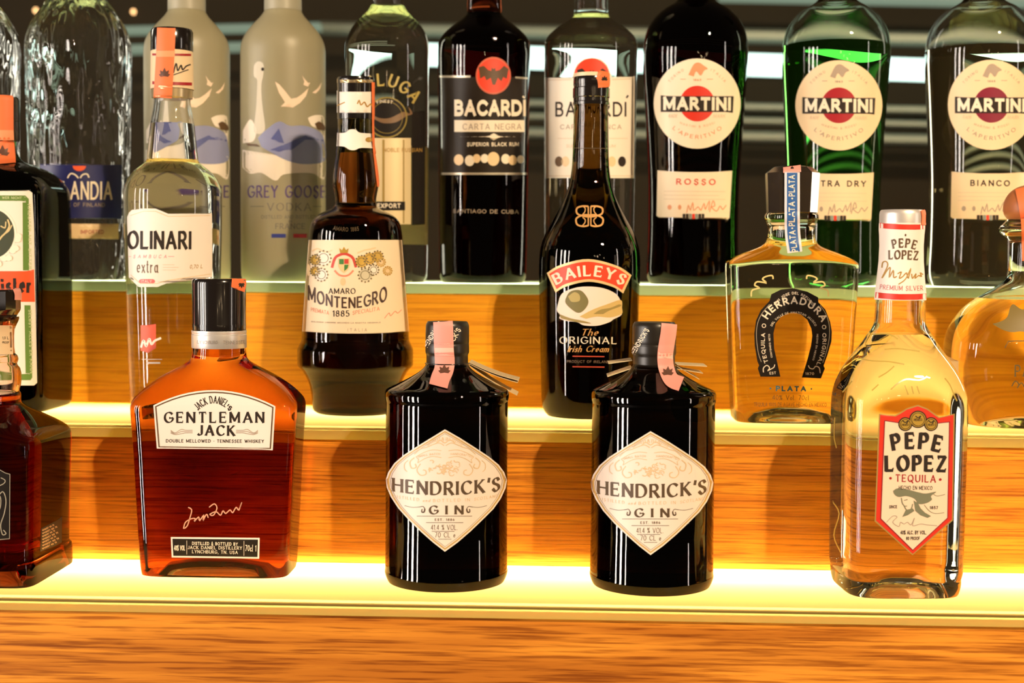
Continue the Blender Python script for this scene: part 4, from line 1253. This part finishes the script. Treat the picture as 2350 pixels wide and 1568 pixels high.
b.stick('lettering', text('HERRADURA', ell(1822, 762, 66, 63, 26, 155, 19), 17, .22, .20, sp=.20) + text('TEQUILA', smooth_pts([(1763, 833), (1757, 812), (1755, 790), (1756, 766)], 4), 9, .17, sp=.26) + text('ORIGINAL', smooth_pts([(1887, 766), (1887, 792), (1882, 815), (1873, 838)], 4), 9, .17, sp=.26) +
        text('SAN JOSE DEL REFUGIO', ell(1822, 775, 62, 98, 20, 133, 47), 6, .17) + text('DEL VALLE DE AMATITAN JALISCO', ell(1821, 766, 52, 45, 26, 160, 20), 5, .17) +
        text('EST', [(1766, 861), (1781, 860)], 6, .16) + text('1870', [(1848, 862), (1868, 862)], 6, .16) + text('CONTENIDO NETO', smooth_pts([(1773, 822), (1769, 795), (1767, 768)], 3), 4, .18) + text('HECHO EN MEXICO', smooth_pts([(1874, 768), (1872, 795), (1864, 828)], 3), 4, .18), CREAM, 2, lab)
b.stick('label_border', rim, mat('silver_print', (.62, .55, .42), .3), 2, lab)
b.stick('scroll_print', stroke(smooth_pts([(1752, 856), (1752, 846), (1760, 840), (1766, 846), (1762, 852), (1770, 848), (1776, 844), (1778, 838)], 4), 2) + stroke(smooth_pts([(1882, 858), (1880, 846), (1872, 842), (1866, 848), (1858, 846), (1855, 840)], 4), 2) + ring(1753, 749, 5, 5, 1.5, 12) + ring(1891, 752, 5, 5, 1.5, 12), CREAM, 2, lab)
b.stick('lettering', text('PLATA', [(1780, 899), (1850, 900)], 12, .30, .22, sp=.28) + fill(ell(1768, 893, 2, 2, 8)) + fill(ell(1862, 894, 2, 2, 8)), mat('blue_print', (.05, .16, .24), .5), 1)
b.stick('lettering', text('40% Vol. 70cl', [(1772, 919), (1856, 920)], 11, .14, .08) + text('TEQUILA 100% DE AGAVE HECHO EN MEXICO', [(1730, 934), (1897, 935)], 9, .12), BROWNINK, 1)
scr = []
for sx, cx in ((1, 1728), (-1, 1897)):
    scr += stroke(smooth_pts([(cx + sx * 46, 642), (cx + sx * 44, 634), (cx + sx * 30, 636), (cx + sx * 22, 642), (cx + sx * 30, 650), (cx + sx * 10, 648), (cx + sx * 4, 656), (cx + sx * 14, 662), (cx - sx * 2, 668), (cx - sx * 4, 682)], 4), 3.5)
b.stick('embossed_scroll', scr, mat('glass_relief', (.75, .62, .25), .15), 1)

# squat tequila bottle at the right edge
b = Bottle('tequila_bottle', 'squat rounded tequila bottle with cork knob, cut off at the right edge', 2356, 800, Z2, yfront=990, b=140)
b.body([(None, 138, 112, 2.6), (972, 146, 118, 2.8), (955, 156, 124, 3), (900, 176, 134, 3), (840, 183, 138, 3), (790, 182, 138, 3), (755, 174, 133, 2.8), (715, 150, 118, 2.5), (688, 118, 98, 2.2), (668, 85, 76, 2), (652, 60, 58, 2), (640, 49, 49, 2), (625, 45, 45, 2), (560, 43, 43, 2), (548, 48, 48, 2), (540, 62, 62, 2), (532, 70, 70, 2), (524, 68, 68, 2), (512, 56, 56, 2), (505, 50, 50, 2)], PALE, n=2.6, cavity=690, wall=12, top=620, punt=.006)
b.axis('knob', [(508, 40), (502, 52), (488, 60), (465, 60), (445, 50), (430, 32), (424, 10)], mat('cork_knob', (.42, .13, .04), .45), k=2)
b.strip([(2352, 432), (2360, 470), (2366, 520), (2368, 600)], 44, STAMP, label='orange tax stamp over the cork')
b.stick('lettering', text('PATRON', [(2328, 866), (2450, 866)], 27, .18, .08, serif=.1), mat('brown_print', (.14, .09, .03), .5), 1)
b.stick('insect_print', fill(smooth_pts([(2278, 745), (2300, 738), (2312, 728), (2318, 708), (2326, 700), (2345, 712), (2370, 712), (2372, 760), (2340, 762), (2322, 764), (2300, 758), (2278, 745)], 4)), mat('bee_olive', (.24, .17, .05), .5), 1)
b.stick('scroll_print', stroke(smooth_pts([(2322, 888), (2330, 876), (2338, 884), (2334, 892), (2344, 880), (2352, 890), (2364, 878)], 4), 2.5) + stroke([(2306, 800), (2314, 785), (2330, 784), (2400, 784)], 2), mat('brown_print', (.14, .09, .03), .5), 1)
b.stick('side_label', fill([(2172, 818), (2200, 830), (2200, 878), (2174, 868)]), mat('cream_side', (.93, .70, .36), .5), 1, label='edge of the cream back label')

# ---------------- row 1, on the lower glowing shelf
# whiskey decanter at the left edge
b = Bottle('whiskey_bottle', 'dark amber square whiskey decanter with black stopper, cut off at left edge', -30, 1000, Z1, yfront=1350, b=150)
b.body([(None, 150, 150, 9), (1318, 152, 152, 9), (1300, 152, 152, 9), (1268, 153, 153, 8), (1262, 148, 148, 8), (1256, 147, 147, 8), (1060, 152, 152, 8), (1010, 154, 154, 8), (992, 151, 151, 7), (975, 136, 136, 5), (955, 110, 110, 3.5), (940, 88, 88, 2.6), (928, 76, 76, 2), (922, 74, 74, 2), (905, 75, 75, 2), (900, 70, 70, 2), (880, 76, 76, 2), (850, 75, 75, 2), (838, 66, 66, 2), (832, 68, 68, 2), (826, 70, 70, 2), (818, 68, 68, 2), (812, 61, 61, 2), (760, 61, 61, 2), (748, 66, 66, 2), (735, 72, 72, 2), (728, 72, 72, 2)], glass('deep_amber_glass', (0.80, 0.40, 0.06), 120, 1.42), n=8, cavity=905, wall=9, top=740, punt=.009, k=1, sharp=35)
b.axis('stopper', [(735, 66), (725, 68), (712, 76), (708, 77), (668, 77), (664, 74)], BLACKCAP, seg=16, sharp=20)
b.strip([(36, 664), (40, 676), (40, 690)], 16, PINK, label='corner of a pink tax stamp')
lb = b.stick('label', fill([(-85, 748), (28, 748), (30, 815), (-85, 815)]), WARMPAPER, 1, label='tan neck label')
b.stick('lettering', text('1.0 L', [(5, 780), (19, 780)], 6, .16) + text('PROOF', [(5, 790), (20, 790)], 5, .16), INK, 2, lb)
pq = b.stick('label', fill([(-90, 1078), (0, 1078), (12, 1086), (23, 1090), (23, 1238), (-90, 1246)]), BLACKLABEL, 1, label='black scrollwork plaque')
b.stick('scroll_print', stroke([(-80, 1080), (0, 1080), (12, 1087), (23, 1090), (22, 1238), (-60, 1245)], 1.5) + stroke(smooth_pts([(-10, 1120), (8, 1112), (12, 1104), (2, 1098)], 4), 2) + stroke(smooth_pts([(-10, 1150), (6, 1130), (14, 1150), (10, 1180), (2, 1206), (6, 1228), (14, 1226), (8, 1218)], 5), 2.2) + stroke(smooth_pts([(-14, 1140), (0, 1140), (2, 1160), (-4, 1180), (-10, 1200)], 5), 2) + text('SINGLE', [(-60, 1120), (-12, 1120)], 18, .2, .08, serif=.1), mat('silver_print', (.62, .55, .42), .3), 2, pq)
sl = b.stick('label', fill([(94, 1214), (148, 1187), (146, 1246), (92, 1268)]), BLACKLABEL, 1, label='small black side label')
b.stick('fine_print', [q for k in range(7) for q in text('WHISKEY NO 70', [(97, 1221 + 7 * k), (124 + (k * 7) % 12, 1208 + 7 * k - ((k * 7) % 12) * .4)], 4, .22)], PALEGOLD, 2, sl)

# flat shouldered whiskey
b = Bottle('whiskey_bottle', 'amber whiskey bottle with wide shoulders, arched cream label and black cap', 504, 1000, Z1, yfront=1329, b=92)
b.body([(None, 150, 74, 4), (1322, 162, 84, 5), (1308, 167, 87, 6), (1280, 169, 88, 7), (1150, 176, 90, 7), (1035, 181, 92, 7), (960, 186, 93, 7), (935, 188, 93, 7), (920, 187, 92, 6), (905, 178, 88, 5), (885, 158, 82, 4), (865, 130, 76, 3.2), (848, 100, 70, 2.6), (836, 78, 66, 2.2), (828, 66, 63, 2), (820, 61, 61, 2), (800, 59.5, 59.5, 2), (770, 59.5, 59.5, 2), (660, 57, 57, 2)], AMBER, n=6, punt=.006)
b.axis('neck_band', [(798, 61), (797, 61.5), (768, 61.5), (767, 60.8), (764, 60.8), (763, 61.5), (758, 61.5)], SILVER)
b.axis('cap', [(757, 58), (756, 60), (744, 60.4), (742, 59.8), (650, 60.2), (643, 59.5), (640, 57)], BLACKCAP)
b.stick('embossed_letters', text('LYNCHBURG', sag(452, 790, 500, 791, 1), 8, .16) + text('TENNESSEE', sag(512, 791, 562, 790, 1), 8, .16), mat('stamped_silver', (.45, .40, .36), .4, metal=.5), 2)
b.stick('tax_stamp', fill([(532, 640), (564, 642), (564, 656), (560, 672), (548, 668), (530, 660)]), STAMP, 3, label='orange tax stamp corner on the cap')
b.stick('leaf_emblem', leaf_shape(553, 648, 7, 180), INK, 4)
top = sag(352, 932, 632, 934, -36)
lab = b.stick('label', fill(top + [(626, 1035), (360, 1031)]), mat('ivory_border', (.95, .85, .76), .45), 1, label='arched cream front label')
ins = lambda pts, kx, ky: [(491 + (x - 491) * kx, 974 + (y - 974) * ky) for x, y in pts]
b.stick('label_border', fill([ins(top + [(626, 1035), (360, 1031)], .970, .95), ins(top + [(626, 1035), (360, 1031)], .948, .912)]), BROWNINK, 2, lab)
b.stick('lettering', text('JACK DANIEL', sag(455, 944, 517, 937, -13), 17, .20, .09, serif=.07, sp=.10) + text("'S", [(518, 939), (529, 945)], 11, .22) + text('GENTLEMAN', [(376, 972), (607, 972)], 25, .24, .08, serif=.14, sp=.28) +
        text('JACK', [(452, 1001), (540, 1002)], 24, .27, .09, serif=.14, sp=.2) + text('DOUBLE MELLOWED * TENNESSEE WHISKEY', [(381, 1017), (606, 1018)], 7.5, .2, .14, sp=.22), INK, 2, lab)
sw = []
for sx, cx in ((1, 392), (-1, 592)):
    for k in range(3):
        sw += stroke(smooth_pts([(cx, 992 + 3 * k - 3), (cx + sx * 10, 995 + 2 * k), (cx + sx * 24, 987 + 5 * k), (cx + sx * 34, 989 + 3 * k), (cx + sx * 50, 989 + 3 * k)], 5), 1.4)
b.stick('flourish', sw, GREYINK, 2, lab)
sg = stroke(smooth_pts([(432, 1166), (440, 1172), (436, 1190), (430, 1208), (422, 1214), (426, 1200), (440, 1192), (448, 1192), (446, 1198), (456, 1188), (458, 1196), (468, 1184), (466, 1196), (474, 1182), (478, 1190)], 4), 2.6) + stroke(smooth_pts([(480, 1166), (492, 1158), (498, 1168), (490, 1184), (482, 1182), (496, 1176), (506, 1184), (512, 1174), (518, 1180), (528, 1172), (534, 1178), (542, 1166), (548, 1172), (555, 1154), (550, 1168)], 4), 2.6)
b.stick('embossed_signature', sg, mat('amber_relief', (.78, .40, .26), .25), 1)
pl2 = b.stick('label', fill([(392, 1234), (596, 1236), (595, 1284), (394, 1281)]), mat('ivory_border', (.95, .85, .76), .45), 1, label='black maker plate with cream frame')
b.stick('plate_field', fill([(396, 1238), (592, 1240), (591, 1280), (398, 1277)]), BLACKLABEL, 2, pl2)
b.stick('lettering', text('40% VOL', [(400, 1265), (425, 1265)], 12, .17) + text('70cl 1', [(563, 1266), (588, 1267)], 14, .15) + stroke([(429, 1242), (429, 1274)], 1) + stroke([(560, 1243), (560, 1277)], 1) +
        text('DISTILLED & BOTTLED BY', [(441, 1252), (546, 1254)], 7.5, .2) + text('JACK DANIEL DISTILLERY', [(431, 1261.5), (556, 1263)], 7.5, .2, .1, serif=.1) + text('LYNCHBURG, TN. USA', [(441, 1271), (546, 1273)], 7.5, .2, .1, serif=.1), CREAM, 3, pl2)


def gin(which, cx, cy_, k, label):
    T = lambda P: [(cx + (x - 1025) * k, cy_ + (y - 1127) * k) for x, y in P]
    t1 = lambda x: cx + (x - 1025) * k
    b = Bottle('gin_bottle', label, cx, cy_, Z1, yfront=cy_ + (1360 - 1127) * k, b=125 * k, group='dark apothecary gin bottles')
    R = lambda rows: [((cy_ + (y - 1127) * k) if y is not None else None, a * k) for y, a in rows]
    b.body(R([(None, 120), (1334, 132), (1322, 138), (1312, 141), (1308, 141), (1303, 139.5), (925, 139), (921, 139), (916, 141), (904, 141.5), (898, 140), (893, 136), (882, 112), (870, 88), (858, 68), (848, 55), (840, 49), (832, 46.5), (815, 46), (760, 44)]), DARKGLASS, k=1, seg=128)
    b.axis('wax_capsule', R([(838, 47), (826, 47.5), (814, 47), (811, 49), (807, 50), (790, 49.5), (788, 48.6), (786, 49.6), (752, 49.5), (744, 48.5), (738, 45)]), MATTECAP, k=1)
    if which == 0:
        b.stick('lettering', text("HENDRICK'S", T([(982, 800), (1000, 770), (1016, 745)]), 12, .2) + text("ICK'S", T([(1040, 790), (1050, 775), (1058, 758)]), 12, .2), CREAM, 2)
        b.strip(T([(1017, 741), (1018, 762), (1019, 800), (1021, 830), (1019, 852), (1011, 872), (1006, 890)]), 43 * k, PINK, leaf=(t1(1020), cy_ + (852 - 1127) * k, 13), leaf_m=mat('stamp_leaf', (.12, .05, .03), .5), label='pink tax stamp over the neck', lift=6e-4,
                bands=[fill(T([(999, 800), (1040, 800), (1041, 816), (1000, 816)])), text('FERMANTE', T([(1006, 794), (1032, 794)]), 5, .15)], band_m=PINKPALE)
    else:
        b.stick('lettering', text("HENDRICK'S", T([(986, 814), (1000, 790), (1019, 758)]), 12, .2), CREAM, 2)
        b.strip(T([(1062, 744), (1060, 765), (1056, 790), (1053, 818), (1056, 846), (1068, 872), (1090, 882)]), 34 * k, PINK, leaf=(t1(1059), cy_ + (854 - 1127) * k, 13), leaf_m=mat('stamp_leaf', (.12, .05, .03), .5), label='pink tax stamp with curled end', lift=6e-4,
                bands=[fill(T([(1038, 808), (1070, 810), (1069, 824), (1037, 822)]))], band_m=PINKPALE)
    out = T([(1021, 987), (990, 1006), (956, 1027), (927, 1046), (905, 1065), (891, 1086), (886, 1102), (888, 1120), (897, 1142), (914, 1168), (939, 1196), (967, 1223), (994, 1247), (1021, 1268),
             (1050, 1247), (1080, 1221), (1108, 1194), (1132, 1170), (1149, 1146), (1160, 1122), (1163, 1104), (1157, 1086), (1144, 1068), (1122, 1050), (1092, 1030), (1056, 1007)])
    lab = b.stick('label', fill(out, 7, 7), mat('gin_label', (.92, .79, .68), .45), 1, label='cream diamond label')
    c0 = T([(1023, 1115)])[0]
    sc = lambda f: [(c0[0] + (x - c0[0]) * f, c0[1] + (y - c0[1]) * f) for x, y in out]
    b.stick('label_border', fill([sc(.972), sc(.946)], 7, 7), mat('old_gold', (.62, .40, .14), .4), 2, lab)
    b.stick('label_border', fill([sc(.928), sc(.920)], 7, 7), GREYINK, 2, lab)
    og = mat('faded_gold_print', (.80, .58, .34), .5)
    orn = []
    rg = random.Random(7)
    for s in (-1, 1):
        X = lambda pts: T([(1021 + s * x, y) for x, y in pts])
        # ribbon with two edges, forked end and scroll work beside it
        orn += stroke(X(smooth_pts([(8, 1036), (28, 1034), (48, 1040), (66, 1050)], 4)), 1.3) + stroke(X(smooth_pts([(8, 1052), (28, 1049), (46, 1054), (62, 1064)], 4)), 1.3) + stroke(X([(66, 1050), (60, 1056), (62, 1064)]), 1.3)
        orn += stroke(X(smooth_pts([(2, 1024), (14, 1018), (28, 1022), (42, 1028), (56, 1032), (70, 1044)], 4)), 1.8)
        orn += stroke(X(smooth_pts([(70, 1052), (80, 1062), (76, 1076), (66, 1074), (68, 1066)], 4)), 2.4)
        orn += stroke(X(smooth_pts([(56, 1066), (64, 1080), (56, 1092), (44, 1090), (44, 1082), (50, 1080)], 4)), 2)
        orn += stroke(X(smooth_pts([(84, 1058), (92, 1066), (92, 1078), (86, 1084)], 4)), 1.6)
    for q in range(46):
        u, v = rg.gauss(0, 20), rg.gauss(0, 8)
        if abs(u) > 38 or abs(v) > 17:
            continue
        a0 = rg.uniform(0, 360); r_ = rg.uniform(3, 6)
        orn += stroke(T(ell(1021 + u, 1078 + v - u * u / 200, r_, r_ * .8, 6, a0, a0 + rg.uniform(120, 240))), rg.uniform(1.0, 2.2))
    for q in range(22):
        a = math.radians(200 + 140 * q / 21)
        orn += stroke(T([(1021 + 40 * math.cos(a), 1030 + 17 * math.sin(a)), (1021 + 44 * math.cos(a) + rg.uniform(-3, 3), 1026 + 21 * math.sin(a))]), 1.4)
    orn += stroke(T(smooth_pts([(1000, 1020), (1010, 1012), (1021, 1018), (1032, 1011), (1044, 1018)], 4)), 2.2)
    orn += text('SMALL BATCH', sag(*T([(960, 1052)])[0], *T([(1010, 1046)])[0], -2), 5, .14) + text('HANDCRAFTED', sag(*T([(1034, 1046)])[0], *T([(1084, 1052)])[0], -2), 5, .14)
    b.stick('ornament', orn, og, 2, lab)
    mi = mat('gin_ink', (.10, .06, .03), .5)
    b.stick('lettering', text("HENDRICK'S", sag(*T([(900, 1129)])[0], *T([(1148, 1127)])[0], 10 * k), 31 * k, .25, .075, serif=.14, sp=.17, rot=False) +
            text('GIN', T([(984, 1182), (1064, 1182)]), 20 * k, .26, .08, serif=.16, sp=.72), mi, 2, lab)
    b.stick('lettering', text('DISTILLED', T([(903, 1144), (962, 1152)]), 7 * k, .13, .08, sp=.5, rot=False) + text('and', T([(970, 1153), (987, 1153)]), 6 * k, .13, slant=.2, sp=.4) +
            text('BOTTLED IN', T([(994, 1154), (1078, 1152)]), 7 * k, .13, .08, sp=.5, rot=False) + text('SCOTLAND', T([(1088, 1151), (1142, 1143)]), 7 * k, .13, .08, sp=.4, rot=False), og, 2, lab)
    fl = []
    for s in (-1, 1):
        fl = stroke(T([(1023 + s * x, y) for x, y in smooth_pts([(94, 1162), (76, 1166), (60, 1165), (52, 1164), (48, 1170), (50, 1177), (55, 1176), (54, 1170)], 4)]), [1.0] * 8 + [1.4] * 8 + [3.2] * 8 + [2.2] * 5)
        b.stick('flourish', fl, mi, 2, lab)
    b.stick('lettering', text('EST. 1886', T([(998, 1197), (1043, 1197)]), 5.5 * k, .2, .12, sp=.3) + text('41.4 % VOL.', T([(989, 1218), (1050, 1218)]), 12 * k, .12, .07, sp=.2) + text('70 CL e', T([(998, 1235), (1045, 1235)]), 12 * k, .12, .07, sp=.2) +
            stroke(T([(957, 1186), (1083, 1186)]), 1) + stroke(T([(978, 1201), (1063, 1201)]), 1) + stroke(T([(991, 1221), (1043, 1221)]), 1) + stroke(T([(1006, 1239), (1036, 1239)]), 1), mi, 2, lab)
    # the tag booklet tied round the neck
    tg = mat('tag_card', (.80, .62, .36), .5)
    u = b.px
    zz = b.z(cy_ + (830 - 1127) * k)
    pages = ([((50, -2, 163, -42, 0)), ((50, -5, 161, -47, 0)), ((50, -9, 160, -76, 0))] if which == 0 else [((52, -5, 121, -8, 0)), ((52, -14, 112, -24, 0)), ((52, -8, 104, -38, 0)), ((-104, -4, -50, 4, 0)), ((-106, -34, -50, -14, 0))])
    for x0, z0, x1_, z1_, _ in pages:
        t = 0.0004
        n_ = 5
        V, Fq = [], []
        for i in range(n_ + 1):
            f = i / n_
            x = (x0 + (x1_ - x0) * f) * u
            z = zz + (z0 + (z1_ - z0) * f) * u - (0.0012 * math.sin(math.pi * f) if which == 0 else 0)
            yw = 0.013
            V += [(x, -yw + .012, z), (x, yw + .012, z), (x, yw + .012, z + t), (x, -yw + .012, z + t)]
        for i in range(n_):
            q = 4 * i
            for a_, b_ in ((0, 1), (1, 2), (2, 3), (3, 0)):
                Fq.append((q + a_, q + b_, q + 4 + b_, q + 4 + a_))
        Fq += [(3, 2, 1, 0), (4 * n_, 4 * n_ + 1, 4 * n_ + 2, 4 * n_ + 3)]
        link('tag_page', V, Fq, tg, b.o)
    # cord
    V, Fq = [], []
    for i in range(40):
        a = 2 * math.pi * i / 40
        for j in range(6):
            c = 2 * math.pi * j / 6
            r = 49 * u + .0006 * math.cos(c)
            V.append((r * math.cos(a), r * math.sin(a), zz - .0012 + .0006 * math.sin(c) - (0.003 if which else 0)))
            Fq.append((i * 6 + j, ((i + 1) % 40) * 6 + j, ((i + 1) % 40) * 6 + (j + 1) % 6, i * 6 + (j + 1) % 6))
    link('cord', V, Fq, BLACKCAP, b.o, smooth=True)
    return b


gin(0, 1025, 1127, 1.0, 'dark gin bottle with diamond label, left one of the pair, tag drooping right')
gin(1, 1497, 1133, 1.012, 'dark gin bottle with diamond label, right one of the pair, curled pink stamp')

# embossed tequila bottle at the right
b = Bottle('tequila_bottle', 'clear embossed tequila bottle with red-edged shield label and white neck sleeve', 2059, 1000, Z1, yfront=1378, b=128, phi=4)
b.body([(None, 118, 112, 4), (1352, 127, 120, 4.5), (1335, 131, 124, 5), (1318, 133, 125, 5), (1312, 132, 125, 5), (1306, 134, 127, 5), (1290, 136, 129, 5), (960, 138, 130, 5), (925, 138, 130, 5), (900, 136, 128, 4.6), (875, 130, 123, 4), (845, 118, 112, 3.5), (815, 100, 97, 3), (790, 84, 83, 2.5), (768, 71, 71, 2.2), (750, 60, 60, 2), (735, 57, 57, 2), (690, 56, 56, 2), (600, 48, 48, 2), (500, 47, 47, 2)], CLEAR, n=5, cavity=768, wall=8, top=520, punt=.008)
b.axis('neck_sleeve', [(688, 58), (672, 57.5), (640, 54), (600, 50.5), (565, 49.5), (540, 50.5), (528, 51.5), (513, 51.5)], PAPER2, reg=True)
b.axis('foil_cap', [(514, 51), (492, 51), (486, 50), (482, 47)], SILVER)
b.stick('sleeve_band', fill([(2010, 672)] + sag(2010, 672, 2125, 675, 3) + sag(2125, 688, 2009, 685, 3)), RED, 1)
b.stick('sleeve_band', fill(sag(2020, 513, 2127, 516, 2) + sag(2127, 528, 2020, 525, 2)), RED, 1)
b.strip([(2118, 484), (2120, 498), (2119, 518)], 12, STAMP, label='orange tax stamp on the foil')
b.stick('lettering', text('PEPE', sag(2049, 573, 2101, 575, -4), 21, .30, .12, serif=.14, sp=.16) + text('LOPEZ', sag(2039, 597, 2107, 599, -1), 21, .30, .12, serif=.14, sp=.14) + fill(ell(2078, 541, 2, 3, 8)), BROWNINK, 1)
b.stick('signature', stroke(smooth_pts([(2024, 616), (2026, 604), (2034, 602), (2037, 612), (2024, 640), (2036, 622), (2043, 616), (2041, 638), (2050, 622), (2051, 638), (2058, 636)], 4), 2.6) +
        stroke(smooth_pts([(2060, 630), (2068, 626), (2064, 640), (2072, 636), (2080, 628), (2084, 640), (2090, 618), (2078, 642), (2062, 654)], 4), 2.4) + stroke(smooth_pts([(2092, 630), (2094, 640), (2102, 630), (2100, 640), (2108, 634), (2114, 636), (2112, 628), (2118, 632)], 4), 2.6), mat('ochre_ink', (.45, .25, .05), .5), 1)
b.stick('lettering', text('PREMIUM SILVER', sag(2019, 665, 2118, 668, 2), 11, .12, .08, sp=.3, serif=.08), mat('rose_ink', (.62, .07, .08), .5), 1)
sh = [(2017, 951), (2053, 955), (2066, 948), (2080, 939), (2106, 931), (2128, 939), (2143, 950), (2156, 959), (2191, 951), (2187, 1196), (2094, 1276), (2007, 1198)]
lab = b.stick('label', fill(sh, 7, 7), mat('gold_edge', (.55, .36, .10), .4, metal=.3), 1, label='shield label with red frame')
inn = lambda f, g: [(2100 + (x - 2100) * f, 1095 + (y - 1095) * g) for x, y in sh]
b.stick('red_frame', fill(inn(.965, .982), 7, 7), RED, 2, lab)
b.stick('label_field', fill([(2030, 967), (2062, 972), (2106, 966), (2150, 973), (2178, 970), (2174, 1190), (2094, 1264), (2021, 1192)], 7, 7), mat('shield_paper', (.93, .70, .50), .5), 3, lab)
b.stick('label_border', stroke([(2030, 967), (2062, 972)], 1.5) + stroke([(2150, 973), (2178, 970), (2174, 1190), (2094, 1264), (2021, 1192), (2030, 967)], 1.5), mat('wine_ink', (.22, .008, .03), .5), 4, lab)
for x, y, r in ((2077, 975, 16), (2136, 975, 16), (2106, 964, 20)):
    b.stick('medal_print', fill(ell(x, y, r, r, 24)), INK, 4, lab)
    b.stick('medal_print', fill(ell(x, y, r - 2.5, r - 2.5, 24)), mat('medal_gold', (.62, .38, .06), .35), 5, lab)
    b.stick('medal_edge', ring(x, y, r - 4.5, r - 4.5, 1.2, 20) + text('MEXICO', sag(x - r * .5, y + 3, x + r * .5, y + 3, 1), r * .3, .16) + stroke(smooth_pts([(x - 6, y - 8), (x, y - 4), (x + 6, y - 8), (x + 2, y)], 3), 2), INK, 6, lab)
b.stick('lettering', text('PEPE', sag(2046, 1037, 2158, 1041, -7), 38, .36, .13, serif=.14, sp=.18), INK, 4, lab)
b.stick('lettering', text('LOPEZ', sag(2029, 1084, 2172, 1085, -1), 37, .36, .13, serif=.13, sp=.14), INK, 4, lab)
b.stick('lettering', text('TEQUILA', sag(2054, 1107, 2147, 1109, 0), 17, .20, .10, serif=.10, sp=.28) + fill(ell(2043, 1099, 3.5, 3.5, 5)) + fill(ell(2157, 1102, 3.5, 3.5, 5)), DARKRED, 4, lab)
b.stick('lettering', text('HECHO EN MEXICO', [(2062, 1125), (2139, 1126)], 9, .16, .12) + text('SINCE', [(2040, 1168), (2058, 1168)], 7, .2) + text('1857', [(2133, 1170), (2152, 1170)], 7, .2) + text('40% ALC. BY VOL.', [(2066, 1228), (2125, 1228)], 9, .2) + text('80 PROOF', [(2079, 1241), (2110, 1241)], 8, .2), INK, 4, lab)
gi = mat('sketch_green', (.20, .20, .12), .55)
b.stick('rider_sketch', fill(smooth_pts([(2049, 1128), (2060, 1122), (2082, 1125), (2110, 1132), (2125, 1134), (2148, 1130), (2136, 1140), (2138, 1148), (2126, 1156), (2108, 1158), (2098, 1146), (2080, 1140), (2062, 1142), (2052, 1136), (2049, 1128)], 4)) +
        fill([(2096, 1150), (2106, 1156), (2112, 1168), (2122, 1178), (2136, 1186), (2128, 1190), (2112, 1184), (2100, 1174)]) + fill([(2078, 1172), (2094, 1168), (2098, 1174), (2082, 1184), (2070, 1188)]), gi, 4, lab)
b.stick('rider_sketch', stroke(smooth_pts([(2068, 1144), (2070, 1156), (2074, 1162), (2080, 1172), (2090, 1170), (2094, 1158)], 3), 2.4) + stroke([(2074, 1150), (2082, 1148)], 1.8) + stroke([(2076, 1163), (2081, 1163)], 1.8) + stroke(smooth_pts([(2120, 1160), (2132, 1174), (2146, 1180), (2166, 1178)], 3), 1.2) + stroke(smooth_pts([(2140, 1134), (2150, 1140), (2168, 1136)], 3), 1.2), gi, 4, lab)
b.stick('signature', stroke(smooth_pts([(2034, 1200), (2048, 1186), (2058, 1188), (2048, 1200), (2062, 1210), (2066, 1200), (2074, 1204), (2082, 1200), (2090, 1206), (2098, 1190), (2094, 1208), (2112, 1204), (2126, 1206), (2150, 1208)], 4), 1.5), GREYINK, 4, lab)
# moulded ornaments standing out of the glass
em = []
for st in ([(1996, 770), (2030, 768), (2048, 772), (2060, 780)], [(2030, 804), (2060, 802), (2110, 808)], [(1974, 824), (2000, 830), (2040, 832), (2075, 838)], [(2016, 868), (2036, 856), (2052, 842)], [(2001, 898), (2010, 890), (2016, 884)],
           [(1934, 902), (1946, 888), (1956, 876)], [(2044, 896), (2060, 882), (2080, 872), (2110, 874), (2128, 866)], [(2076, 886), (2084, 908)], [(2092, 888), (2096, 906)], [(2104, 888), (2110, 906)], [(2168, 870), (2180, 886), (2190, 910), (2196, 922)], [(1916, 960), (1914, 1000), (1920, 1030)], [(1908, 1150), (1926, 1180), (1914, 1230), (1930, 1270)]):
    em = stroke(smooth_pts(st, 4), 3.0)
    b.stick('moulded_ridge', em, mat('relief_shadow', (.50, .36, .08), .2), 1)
